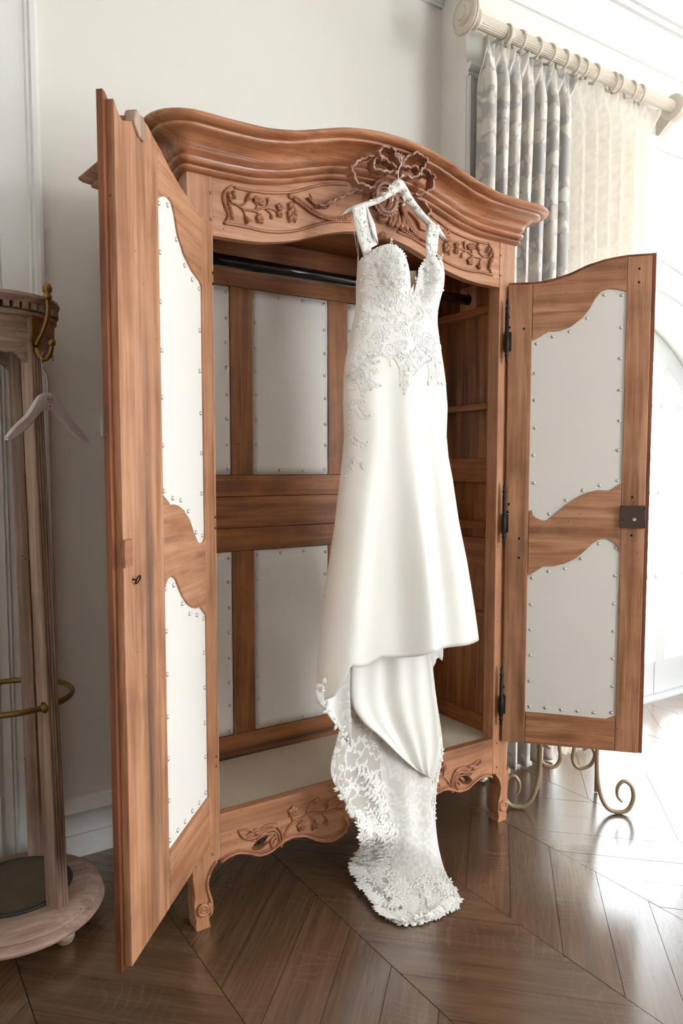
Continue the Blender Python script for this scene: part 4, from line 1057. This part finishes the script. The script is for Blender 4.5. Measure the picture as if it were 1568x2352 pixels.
# ---- train: satin lining, then the lace overlay that spreads on the floor
def rows_sheet(rows, nu, nv, fold, lift=0.0):
    L_, R_ = [], []
    for (lx, ly), (rx, ry), mode, v in rows:
        f = (lambda x, y: D(x, y, v)) if mode == 'y' else (lambda x, y: atz(x, y, v))
        L_.append(f(lx, ly)); R_.append(f(rx, ry))
    k = max(1, nv // (len(rows) - 1)); LL, RR = catmull(L_, k), catmull(R_, k); g = []
    n = len(LL)
    for j in range(n):
        t = j / (n - 1); r = []
        for i in range(nu + 1):
            s = i / nu; p = lerp(LL[j], RR[j], s); fz = smooth(p.z, .02, .25)
            p = p + Vector((0, -1, 0)) * fold(s, t) * fz + Vector((0, 0, 1)) * (max(0, fold(s, t)) * .35 * (1 - fz) + lift)
            p.z = max(p.z, .003 + lift); r.append(p)
        g.append(r)
    return g
LIN = [((804, 1490), (988, 1490), 'y', -.135), ((803, 1600), (1000, 1590), 'y', -.142), ((826, 1652), (1008, 1660), 'y', -.148), ((868, 1690), (1010, 1720), 'y', -.152), ((915, 1735), (1000, 1768), 'y', -.156), ((950, 1765), (992, 1790), 'y', -.158)]
g = rows_sheet(LIN, 40, 40, lambda s, t: .012 * math.sin(s * 11 + .5) * (.5 + .5 * t) + .005 * math.sin(s * 25 + 2 * t))
sheet('train_lining', [[dl(p) for p in r] for r in g], 'satin', DR, .0015)
TRN = [((803, 1500), (990, 1500), 'y', -.112), ((798, 1600), (1000, 1590), 'y', -.114), ((772, 1690), (1015, 1690), 'y', -.122), ((756, 1770), (1017, 1740), 'y', -.135), ((782, 1830), (1006, 1800), 'y', -.14), ((812, 1880), (1002, 1870), 'y', -.15),
       ((824, 1930), (1007, 1940), 'y', -.16), ((806, 1988), (1022, 2000), 'z', .05), ((822, 2030), (1045, 2040), 'z', .022), ((850, 2066), (1058, 2068), 'z', .012), ((868, 2096), (1040, 2086), 'z', .006), ((900, 2112), (1000, 2106), 'z', .004), ((925, 2119), (955, 2119), 'z', .003)]
g = rows_sheet(TRN, 60, 96, lambda s, t: .011 * math.sin(s * 9 + 1.1) * (.4 + .6 * t) + .005 * math.sin(s * 21 + 3 * t))
TG = g
m = MB(); cols = len(g[0]); split = 26
sheet('train_lace_edge', [[dl(p) for p in r[:split + 1]] for r in g], 'tulle_lace', DR)
sheet('train', [[dl(p) for p in r[split:]] for r in g], 'tulle_dense', DR)
# lace motifs sewn on the train: leaf sprays along the left border, the middle and the foot of the train
def tg(s, t):
    j = t * (len(TG) - 1); i = s * (cols - 1); j0, i0 = min(int(j), len(TG) - 2), min(int(i), cols - 2); fj, fi = j - j0, i - i0
    P = lerp(lerp(TG[j0][i0], TG[j0][i0 + 1], fi), lerp(TG[j0 + 1][i0], TG[j0 + 1][i0 + 1], fi), fj)
    a = TG[j0][i0 + 1] - TG[j0][i0]; b = TG[j0 + 1][i0] - TG[j0][i0]; n = a.cross(b); n = n.normalized() if n.length > 1e-9 else Vector((0, -1, 0))
    if n.dot(CAM - P) < 0: n = -n
    return P, n
m = MB()
def spray(s, t, ang, steps, size, cur=0.0):
    for k in range(steps):
        P, n = tg(max(.005, min(.995, s)), max(.005, min(.995, t))); s2, t2 = s + .02 * math.cos(ang), t + .012 * math.sin(ang)
        Q, _ = tg(max(.005, min(.995, s2)), max(.005, min(.995, t2))); d = Q - P
        if d.length < 1e-6: d = Vector((1, 0, 0))
        sdv = n.cross(d.normalized())
        for sg in (-1, 1): m.leaf(dl(P + n * .001), d.normalized() + sdv * sg * .8, n, size, size * .55, .0016, sg * .2)
        s, t = s + .03 * math.cos(ang), t + .016 * math.sin(ang); ang += cur
for k in range(70): spray(rl.uniform(.0, .07), rl.uniform(.3, .95), rl.uniform(0, 2 * PI), 3, rl.uniform(.012, .02), rl.uniform(-.6, .6))
for k in range(34): spray(lerp(.34, .4, k / 34) + rl.uniform(-.05, .05), lerp(.28, .86, k / 34), rl.gauss(-PI / 2, .8), 4, rl.uniform(.016, .026), rl.uniform(-.5, .5))
for k in range(46): spray(rl.uniform(.04, .34), rl.uniform(.38, .8), rl.uniform(0, 2 * PI), 3, rl.uniform(.014, .024), rl.uniform(-.5, .5))
for k in range(60): spray(rl.uniform(.4, .97), rl.uniform(.62, .9), rl.uniform(0, 2 * PI), 3, rl.uniform(.014, .024), rl.uniform(-.5, .5))
for k in range(130): spray(rl.uniform(.0, 1.0), rl.uniform(.84, .99), rl.uniform(0, 2 * PI), 2, rl.uniform(.014, .022), rl.uniform(-.6, .6))
for k in range(30): spray(rl.uniform(.96, .995), rl.uniform(.2, .7), rl.uniform(0, 2 * PI), 2, rl.uniform(.008, .013))
tag(m.build('train_applique', 'applique', DR, True), kind='stuff')
# ragged lace tips lying on the floor round the foot of the train
m = MB()
edge = [(800, 1992), (815, 2015), (835, 2035), (850, 2048), (862, 2070), (866, 2092), (885, 2108), (905, 2118), (925, 2124), (945, 2122), (965, 2118), (985, 2110), (1005, 2098), (1030, 2088), (1050, 2078), (1060, 2070)]
cc = atz(940, 2050, .004)
for (x0, y0), (x1, y1) in zip(edge, edge[1:]):
    for k in range(6):
        P = atz(lerp(x0, x1, k / 6) + rl.uniform(-4, 4), lerp(y0, y1, k / 6) + rl.uniform(-6, 3), .004); d = (P - cc); d.z = 0; d.normalize()
        a = rl.uniform(-1.5, 1.5); d = Vector((d.x * math.cos(a) - d.y * math.sin(a), d.x * math.sin(a) + d.y * math.cos(a), .02))
        m.leaf(dl(P - d * .012), d, (rl.uniform(-.3, .3), rl.uniform(-.3, .3), 1), rl.uniform(.012, .02), rl.uniform(.010, .016), .003, rl.uniform(-.3, .3))
tag(m.build('floor_lace', 'applique', DR, True), kind='stuff')
# ---- lace side flap that folds back at the left of the hem, with loose threads
FL = [((726, 1570), (806, 1530), 'y', -.155), ((722, 1600), (803, 1575), 'y', -.158), ((735, 1622), (802, 1620), 'y', -.16), ((752, 1645), (802, 1660), 'y', -.16), ((770, 1668), (802, 1690), 'y', -.16), ((790, 1690), (802, 1712), 'y', -.16)]
g = rows_sheet(FL, 18, 30, lambda s, t: .012 * math.sin(s * 6 + 2 * t))
sheet('side_flap', [[dl(p) for p in r] for r in g], 'tulle_dense', DR, .001)
m = MB()
for k in range(70):
    t = rl.random(); q = rl.random()
    if k < 40: x, y = lerp(742, 798, t) + rl.uniform(-2, 3), lerp(1586, 1540, t) + rl.uniform(-26, 2)
    else: x, y = lerp(746, 798, t) + rl.uniform(-1, 3), lerp(1630, 1704, t) + rl.uniform(-14, 0)
    P = D(x, y, -.172); a = rl.uniform(0, 2 * PI); m.leaf(dl(P), (math.cos(a), 0, math.sin(a)), (0, -1, 0), rl.uniform(.012, .02), rl.uniform(.007, .01), .003)
tag(m.build('flap_lace', 'applique', DR, True), kind='stuff')
m = MB()
for k in range(5):
    x, y = 794 + rl.uniform(-5, 5), 1705; pts = []
    for q in range(9): pts.append(dl(D(x, y, -.17))); x += rl.uniform(-5, 4); y += 9
    m.tube(pts, .0007, 4)
tag(m.build('loose_thread', 'satin', DR, True), kind='stuff')
g = [[dl(D(lerp(984, 1017, i / 8), 1478, -.1)), dl(D(lerp(986, 1017, i / 8) + (i % 2) * 2, (1520, 1528, 1534, 1522, 1514, 1510, 1513, 1518, 1506)[i], -.1))] for i in range(9)]
sheet('hem_lace', [[r[0] for r in g], [lerp(r[0], r[1], .5) for r in g], [r[1] for r in g]], 'lace', DR, .002)

# ================================================================ carved white hanger that carries the dress
HG = empty('bridal_hanger', D(912, 470), 0, 'white wooden hanger carved with roses, hooked on the crest and carrying the wedding dress', 'hanger')
def hl(p): return Vector(p) - HG.location
up = [(786, 490), (800, 478), (830, 466), (868, 452), (890, 436), (902, 418), (912, 412), (922, 414), (932, 428), (945, 452), (965, 480), (990, 508), (1008, 524), (1022, 550)]
lo = [(782, 495), (800, 490), (830, 481), (868, 468), (892, 455), (905, 447), (912, 443), (919, 445), (930, 462), (946, 480), (966, 502), (988, 524), (1004, 540), (1020, 552)]
U_ = catmull([D(*p) for p in up], 4); L_ = catmull([D(*p) for p in lo], 4)
rings = []
for a, b in zip(U_, L_):
    mid = (a + b) / 2; r1 = (a - b) / 2; rings.append([hl(mid + r1 * math.cos(t) + Vector((0, -.011 * math.sin(t), 0))) for t in [2 * PI * k / 12 for k in range(12)]])
m = MB(); m.loft(rings, True, True); m.build('hanger_body', 'hanger', HG, True)
m = MB()
def hp(x, y): return D(x, y, DY - .010), Vector((0, -1, 0))
dl_keep = dl
dl = hl
for c, r in (((897, 434), .013), ((914, 424), .012), ((930, 440), .010), ((882, 447), .009), ((942, 460), .009), ((955, 478), .008)): rosette(m, hp, c, r)
for c, a in (((870, 457), 2.8), ((885, 455), 2.6), ((905, 440), 1.6), ((925, 452), .9), ((950, 470), .9), ((972, 495), .9), ((912, 420), -1.2)): sprig(m, hp, c, a, 16, 4)
dl = dl_keep
m.build('rose_carving', 'hanger', HG, True)
hk = [D(914, 414), D(914, 400), D(916, 388), D(922, 375), D(926, 362), D(926, 352), D(923, 346), D(918, 345)]
hk = [Vector((p.x, DY + (.0 if i < 4 else .008 * (i - 3)), p.z)) for i, p in enumerate(hk)]
m = MB(); m.tube([hl(p) for p in catmull(hk, 5)], .0017, 8); m.build('hook', 'wire', HG, True)
# ================================================================ HALL STAND (umbrella and coat stand)
CSX, CSY = -.45, .325
ST = empty('coat_stand', (CSX, CSY, 0), 0, 'limed oak coat and umbrella stand with round base and brass ring, beside the left door', 'coat stand')
m = MB(); m.lathe([(.02, .056), (.237, .056), (.250, .060), (.256, .070), (.253, .082), (.243, .090), (.246, .096), (.243, .104), (.224, .116), (.214, .124), (.205, .128), (.14, .128)], (0, 0, 0), (0, 0, 1), 64)
smooth_by_angle(m.build('base', 'bleached_x', ST), 40)
m = MB(); m.lathe([(.001, .1285), (.150, .1285), (.150, .134), (.156, .137), (.162, .134), (.163, .128), (.150, .1275)], (0, 0, 0), (0, 0, 1), 48); tr = m.build('drip_tray', 'zinc', ST, True)
m = MB(); m.lathe([(.001, .129), (.148, .129), (.145, .1302), (.001, .1305)], (0, 0, 0), (0, 0, 1), 40); m.build('tray_bottom', 'sand', tr)
for a in (-58, 62, 180):
    a = math.radians(a); m = MB(); m.ball((.195 * math.cos(a), .195 * math.sin(a), .029), .029, 16, 10); m.build('ball_foot', 'bleached_x', ST, True)
POSTS = [math.radians(v) for v in (-62, 60, 179)]
for a in POSTS:
    d = Vector((math.cos(a), math.sin(a), 0)); t = Vector((-math.sin(a), math.cos(a), 0))
    b0 = d * .185 + Vector((0, 0, .126)); b1 = d * .135 + Vector((0, 0, 1.82))
    prof = []
    hw = .019; n = 4
    prof = [(-.022, -hw), (.016, -hw)]
    for k in range(n):
        y0 = -hw + 2 * hw * k / n; prof += [(.022, y0 + .001), (.0235, y0 + hw / n), (.022, y0 + 2 * hw / n - .001), (.019, y0 + 2 * hw / n)]
    prof += [(.016, hw), (-.022, hw)]
    m = MB(); m.loft([[b + d * (p[0] * s) + t * (p[1] * s) for p in prof] for b, s in ((b0, 1.08), (lerp(b0, b1, .5), 1.0), (b1, .92))], True, True); m.build('post', 'bleached_z', ST)
# crown ring with dentils and scalloped valance
m = MB(); m.lathe([(.118, 1.845), (.160, 1.845), (.166, 1.852), (.170, 1.862), (.166, 1.871), (.158, 1.874), (.12, 1.874)], (0, 0, 0), (0, 0, 1), 64)
cr = m.build('crown_rim', 'bleached_x', ST); smooth_by_angle(cr, 40)
for k in range(40):
    a = 2 * PI * k / 40; m = MB(); fr = Frame((.157 * math.cos(a), .157 * math.sin(a), 1.828), (-math.sin(a), math.cos(a), 0), (0, 0, 1), (math.cos(a), math.sin(a), 0))
    m.box((-.008, 0, -.012), (.008, .018, .008), fr); m.build('dentil', 'bleached_x', cr, bevel=.0015)
rings = []
for k in range(97):
    a = 2 * PI * k / 96; near = min(abs((a - p + PI) % (2 * PI) - PI) for p in POSTS); f = near / (PI / 3)
    zb = 1.735 - .055 * math.exp(-(f / .38) ** 2) + .018 * math.sin(f * 9) * smooth(f, .2, .5)
    rings.append([(r * math.cos(a), r * math.sin(a), z) for r, z in ((.152, 1.828), (.160, 1.822), (.160, 1.812), (.153, 1.806), (.152, 1.77), (.155, 1.768), (.152, 1.764), (.15, zb), (.13, zb), (.13, 1.828))])
m = MB(); m.loft(rings, True); m.build('valance', 'bleached_x', ST); 
m = MB(); m.tube([(.176 * math.cos(2 * PI * k / 64), .176 * math.sin(2 * PI * k / 64), .715) for k in range(65)], .0085, 10); rg = m.build('umbrella_ring', 'brass', ST, True)
for a in POSTS:
    a2 = a - .115; m = MB(); m.lathe([(.002, -.004), (.016, -.004), (.017, .0), (.010, .005), (.009, .012)], (.176 * math.cos(a2), .176 * math.sin(a2), .715), (math.sin(a2), -math.cos(a2), 0), 16); m.build('flange', 'brass', rg, True)
# double brass coat hook on the front post
def hook_set(a):
    d = Vector((math.cos(a), math.sin(a), 0)); t = Vector((-math.sin(a), math.cos(a), 0)); o = d * .158
    fr = Frame(o, t, (0, 0, 1), d)
    m = MB(); m.prism([(-.014, 1.815), (.014, 1.815), (.013, 1.765), (.018, 1.745), (.012, 1.72), (0, 1.705), (-.012, 1.72), (-.018, 1.745), (-.013, 1.765)], fr, -.004, .005); h = m.build('coat_hook', 'brass', ST, bevel=.002)
    m = MB(); m.tube(catmull([fr(0, 1.735, .004), fr(0, 1.765, .03), fr(0, 1.80, .05), fr(0, 1.83, .055), fr(0, 1.852, .055)], 5), [.008, .006, .0065, .006, .006], 10)
    m.lathe([(.004, 0), (.011, .004), (.012, .012), (.007, .018), (.012, .024), (.013, .034), (.009, .044), (.001, .048)], fr(0, 1.850, .055), (0, 0, 1), 12); m.build('upper_prong', 'brass', h, True)
    m = MB(); m.tube(catmull([fr(0, 1.725, .004), fr(0, 1.70, .02), fr(0, 1.695, .045), fr(0, 1.712, .062), fr(0, 1.728, .066)], 5), [.008, .0075, .007, .006], 10)
    m.ball(fr(0, 1.735, .067), .011, 10, 6); m.build('lower_prong', 'brass', h, True)
    return fr(0, 1.703, .045)
hq = hook_set(POSTS[0]); hook_set(POSTS[1]); hook_set(POSTS[2])
# ---- plain pale hanger on the lower prong
hw_ = hq + Vector((CSX, CSY, 0))
PH = empty('wooden_hanger', hw_, 0, 'pale wooden hanger with small dark print hanging from the brass hook of the coat stand', 'hanger')
dirL = (-RGT * .066 - Vector((FWD.x, FWD.y, 0)).normalized() * .12); dirL.z = 0; half = dirL.length; dirL.normalize(); nrm = Vector((-dirL.y, dirL.x, 0))
if nrm.dot(CAM - hw_) < 0: nrm = -nrm
HF = Frame((0, 0, 0), dirL, (0, 0, 1), nrm)
m = MB(); hk = [(0.004, .016), (-.012, .016), (-.02, .006), (-.02, -.02), (-.008, -.045), (0, -.06), (0, -.105)]
hk = [(-.022, .0), (-.022, .012), (-.008, .024), (.010, .020), (.018, .004), (.014, -.016), (.002, -.036), (0, -.06), (0, -.100)]
m.tube([HF(u, v - .014, 0) for u, v in [(p.x, p.y) for p in catmull([Vector(p) for p in hk], 5)]], .0017, 8); m.build('hook', 'steel', PH, True)
top = [(-half, -.228), (-half + .012, -.215), (-half * .78, -.196), (-half * .5, -.163), (-.035, -.118), (-.015, -.105), (0, -.102), (.015, -.105), (.035, -.118), (half * .5, -.163), (half * .78, -.196), (half - .012, -.215), (half, -.228)]
bot = [(-half + .004, -.236), (-half + .016, -.235), (-half * .76, -.226), (-half * .48, -.197), (-.030, -.160), (-.012, -.15), (0, -.149), (.012, -.15), (.030, -.160), (half * .48, -.197), (half * .76, -.226), (half - .016, -.235), (half - .004, -.236)]
T_, B_ = catmull([Vector(p) for p in top], 4), catmull([Vector(p) for p in bot], 4); rings = []
for a, b in zip(T_, B_):
    rings.append([HF(p.x, p.y, wv) for p, wv in ((a, -.005), (a, .005), (lerp(a, b, .12), .008), (lerp(a, b, .88), .008), (b, .005), (b, -.005), (lerp(a, b, .88), -.008), (lerp(a, b, .12), -.008))])
m = MB(); m.loft(rings, True, True); hb = m.build('hanger_body', 'palehanger', PH); smooth_by_angle(hb, 40)
m = MB()      # the small dark print on the hanger's face
for ps in ([(.006, -.112), (.006, -.124)], [(.006, -.119), (.002, -.117), (.002, -.124)], [(-.001, -.118), (-.001, -.124), (-.004, -.124), (-.004, -.118)], [(-.007, -.112), (-.007, -.124)], [(.006, -.129), (-.006, -.129)], [(.001, -.137), (-.003, -.141)], [(-.003, -.137), (.001, -.141)]):
    m.tube([HF(u * 1.25, v, .0082) for u, v in ps], .0006, 5)
m.build('print', 'ink', hb)

# ================================================================ CURTAIN ROD, RINGS AND CURTAINS
RY = .33; RZc = 3.222
xl, xr = aty(1096, 48, RY).x, aty(1540, 240, RY).x
RO = empty('curtain_rod', (xl, RY, RZc), 0, 'cream fluted wooden curtain rod with large round finial above the arched window', 'curtain rod')
m = MB(); rings = []
for x in (0.0, xr - xl):
    ring = []
    for k in range(80):
        a = 2 * PI * k / 80; r = .027 + .0022 * abs(math.cos(a * 10)) ; ring.append((x, r * math.cos(a), r * math.sin(a)))
    rings.append(ring)
m.loft(rings, True, True); m.build('pole', 'cream', RO)
for sg, x0, nm in ((-1, .0, 'finial'), (1, xr - xl, 'end_rosette')):
    m = MB(); m.lathe([(.026, 0), (.036, .002), (.040, .012), (.034, .022), (.026, .030), (.028, .040), (.05, .046), (.068, .054), (.073, .064), (.070, .074), (.062, .078), (.058, .074), (.045, .076), (.040, .084), (.030, .088), (.026, .086), (.022, .092), (.001, .096)] if sg < 0 else [(.028, 0), (.05, .004), (.062, .012), (.058, .02), (.03, .024), (.001, .025)], (x0, 0, 0), (sg, 0, 0), 40)
    f = m.build(nm, 'cream', RO); smooth_by_angle(f, 40)
    if sg < 0:
        m = MB(); m.tube([(x0 - .064, (.0735) * math.cos(2 * PI * k / 60) , .0735 * math.sin(2 * PI * k / 60)) for k in range(61)], lambda t: .004 + .0012 * math.sin(t * 2 * PI * 30), 6); m.build('rope_edge', 'cream', f, True)
for px_, py_ in ((1128, 100), (1520, 265)):
    x = aty(px_, py_, WIN_Y - .02).x - xl
    m = MB(); fr = Frame((x, 0, 0), (0, 1, 0), (0, 0, 1), (1, 0, 0)); Yw = WIN_Y - RY
    m.prism([(-.034, .0), (-.03, -.028), (-.005, -.042), (.03, -.05), (Yw - .018, -.10), (Yw - .018, -.115), (Yw, -.115), (Yw, .035), (Yw - .018, .035), (Yw - .03, -.012), (.034, -.008), (.033, .0), (.02, -.026), (-.02, -.026)], fr, -.02, .02); m.build('bracket', 'cream', RO, bevel=.003)
RINGS = [1161, 1192, 1228, 1258, 1291, 1315, 1334, 1361, 1404, 1416, 1448, 1467]
ORD = ['first', 'second', 'third', 'fourth', 'fifth', 'sixth', 'seventh', 'eighth', 'ninth', 'tenth', 'eleventh', 'twelfth']
labs = ['cream wooden curtain ring carrying the grey floral drape', 'cream wooden curtain ring carrying the cream sheer']
m = MB(); m.tube([(0, .040 * math.sin(2 * PI * k / 36), .040 * math.cos(2 * PI * k / 36) - .011) for k in range(37)], .0058, 8)
rme = m.mesh('curtain_ring'); rme.materials.append(MT['cream'])
for p in rme.polygons: p.use_smooth = True
m = MB(); m.tube([(0, .006 * math.sin(2 * PI * k / 14), -.064 + .007 * math.cos(2 * PI * k / 14)) for k in range(15)], .0014, 6); eme = m.mesh('screw_eye'); eme.materials.append(MT['brass'])
ringx = []
for i, px_ in enumerate(RINGS):
    x = aty(px_, 65 + (px_ - 1161) * .40, RY).x; ringx.append(x)
    o = bpy.data.objects.new('curtain_ring', rme); COL.objects.link(o); o.location = (x, RY, RZc); o.rotation_euler = (0, 0, random.uniform(-.18, .18))
    tag(o, labs[0 if i < 7 else 1] + ', ' + ORD[i] + ' from the big round finial', 'curtain ring', 'rings of the grey drape' if i < 7 else 'rings of the cream sheer')
    e = bpy.data.objects.new('screw_eye', eme); COL.objects.link(e); e.parent = o
def curtain(name, x0, x1, zt, zb, npl, amp, mat, label, y0, phase=0.0, flare=0.0, thick=.0, zr=120, xb=None, sweep=0.0):
    g, uvs = [], []; nx = npl * 22; wid = (x1 - x0) * 1.9
    rr = random.Random(name); ph = [rr.uniform(-.5, .5) for _ in range(npl + 1)]; am = [rr.uniform(.75, 1.25) for _ in range(npl + 1)]
    for j in range(zr + 1):
        t = j / zr; z = lerp(zt, zb, t); head = 1 - smooth(t, 0.0, .055); row_, ur = [], []
        for i in range(nx + 1):
            s = i / nx; k = s * npl; ki = min(int(k), npl - 1); f = k - ki
            ww = lerp(am[ki], am[ki + 1], f); p = lerp(ph[ki], ph[ki + 1], f) * smooth(t, .03, .3)
            wave = math.cos(2 * PI * k + p * 2 + phase)
            wave = (1 if wave > 0 else -1) * abs(wave) ** .75
            pin = math.cos(2 * PI * k + phase); pinch = -max(0, pin) ** 6
            yy = lerp(amp * ww * wave, amp * .9 * pinch + .004 * math.sin(k * 17), head)
            xx = lerp(lerp(x0, x1, s), lerp(xb[0], xb[1], s) if xb else lerp(x0, x1, s), smooth(t, sweep, 1.0) if sweep else t) + .25 * amp * math.sin(4 * PI * k + phase) * (1 - head) + flare * (s - .5) * head
            row_.append((xx, y0 + yy - .012 * head, z + .004 * math.sin(k * 9) * head)); ur.append((s * wid, -t * (zt - zb)))
        g.append(row_); uvs.append(ur)
    o = sheet(name, g, mat, None, thick, uvs); tag(o, label, 'curtain'); return o
xa, xb_ = aty(1108, 118, RY).x, aty(1310, 165, RY).x
curtain('floral_drape', xa, xb_, 3.150, .012, 7, .040, 'floral', 'heavy grey curtain with cream flowers hanging behind the armoire cornice', RY, .4, .0, .003, xb=(xa + .0, xb_ - .04))
xa, xb_ = aty(1322, 190, RY).x, aty(1492, 245, RY).x
curtain('sheer_curtain', xa, xb_, 3.150, .010, 6, .034, 'sheer', 'pale cream sheer curtain hanging beside the grey floral curtain', RY, 1.1, .10, .0, xb=(2.0, 2.2), sweep=.3)

# ================================================================ GOLD SCROLLED IRON STOOL behind the right door
fl, frt = atz(1182, 1857, 0), atz(1420, 1870, 0)
ax_ = (frt - fl); ax_.z = 0; wS = ax_.length; ax_.normalize(); back = Vector((-ax_.y, ax_.x, 0))
SO = empty('iron_stool', (fl + frt) / 2 + back * .11, 0, 'gold painted iron stool with scrolled legs standing behind the right armoire door', 'stool')
def so(p): return Vector(p) - SO.location
def s3(u, v, w=0): return so(fl + ax_ * (u * wS) + back * w + Vector((0, 0, v)))
for sg in (0, 1):
    m = MB(); f = lambda u: (u if sg == 1 else 1 - u)
    # front leg: stem, sweep along the floor and outward scroll
    pts = [(.765, .47), (.785, .36), (.78, .24), (.79, .15), (.83, .07), (.90, .022), (1.0, .009), (1.09, .022), (1.135, .07), (1.115, .118), (1.04, .138), (.985, .112), (.985, .075), (1.03, .052)]
    if sg == 0: pts = [(u - .02, v) for u, v in pts]
    m.tube([s3(f(p.x), p.y, 0) for p in catmull([Vector(q) for q in pts], 6)], [.0085, .0085, .009, .009, .0085, .0075, .005], 10); m.build('leg', 'gold', SO, True)
    # plain back leg
    a = s3(f(.78), 0, 0); dv = (a + SO.location - CAM); dv.z = 0; dv.normalize(); b = a + dv * .2
    m = MB(); m.tube([b + Vector((0, 0, .004)), b + Vector((0, 0, .47))], .0075, 8); m.build('leg', 'gold', SO, True)
for w_ in (.02,):
    for sg in (-1, 1):
        m = MB(); pts = [(.5 + sg * .01, .30), (.5 + sg * .07, .27), (.5 + sg * .06, .21), (.5 + sg * .12, .175), (.5 + sg * .23, .19), (.5 + sg * .27, .235), (.5 + sg * .22, .265), (.5 + sg * .16, .25)]
        m.tube([s3(p.x, p.y, w_) for p in catmull([Vector(q) for q in pts], 6)], [.008, .008, .007, .005], 10); m.build('scroll', 'gold', SO, True)
    m = MB(); m.tube([s3(.235, .30, w_), s3(.765, .30, w_)], .0075, 8); m.ball(s3(.5, .285, w_), .014, 10, 6); m.build('stretcher', 'gold', SO, True)
m = MB(); c0, c1 = .20, .80
fr = Frame(s3(0, 0, 0), ax_ * wS, (0, 0, 1), -back)
m.tube([s3(c0, .468, -.0), s3(c1, .468, 0), s3(c1, .468, .22), s3(c0, .468, .22), s3(c0, .468, 0)], .009, 8); m.build('seat_frame', 'gold', SO, True)
m = MB(); rings = []
for h, q in ((.476, .92), (.482, 1.0), (.505, 1.02), (.525, .97), (.535, .8), (.538, .4)):
    ring = []
    for k in range(32):
        a = 2 * PI * k / 32; cx_, cy_ = math.cos(a), math.sin(a); e = .35
        ring.append(s3(.5 + .30 * q * math.copysign(abs(cx_) ** e, cx_), h, .11 + .115 * q * math.copysign(abs(cy_) ** e, cy_)))
    rings.append(ring)
m.loft(rings, True, True); m.build('seat_cushion', 'cushion', SO, True)
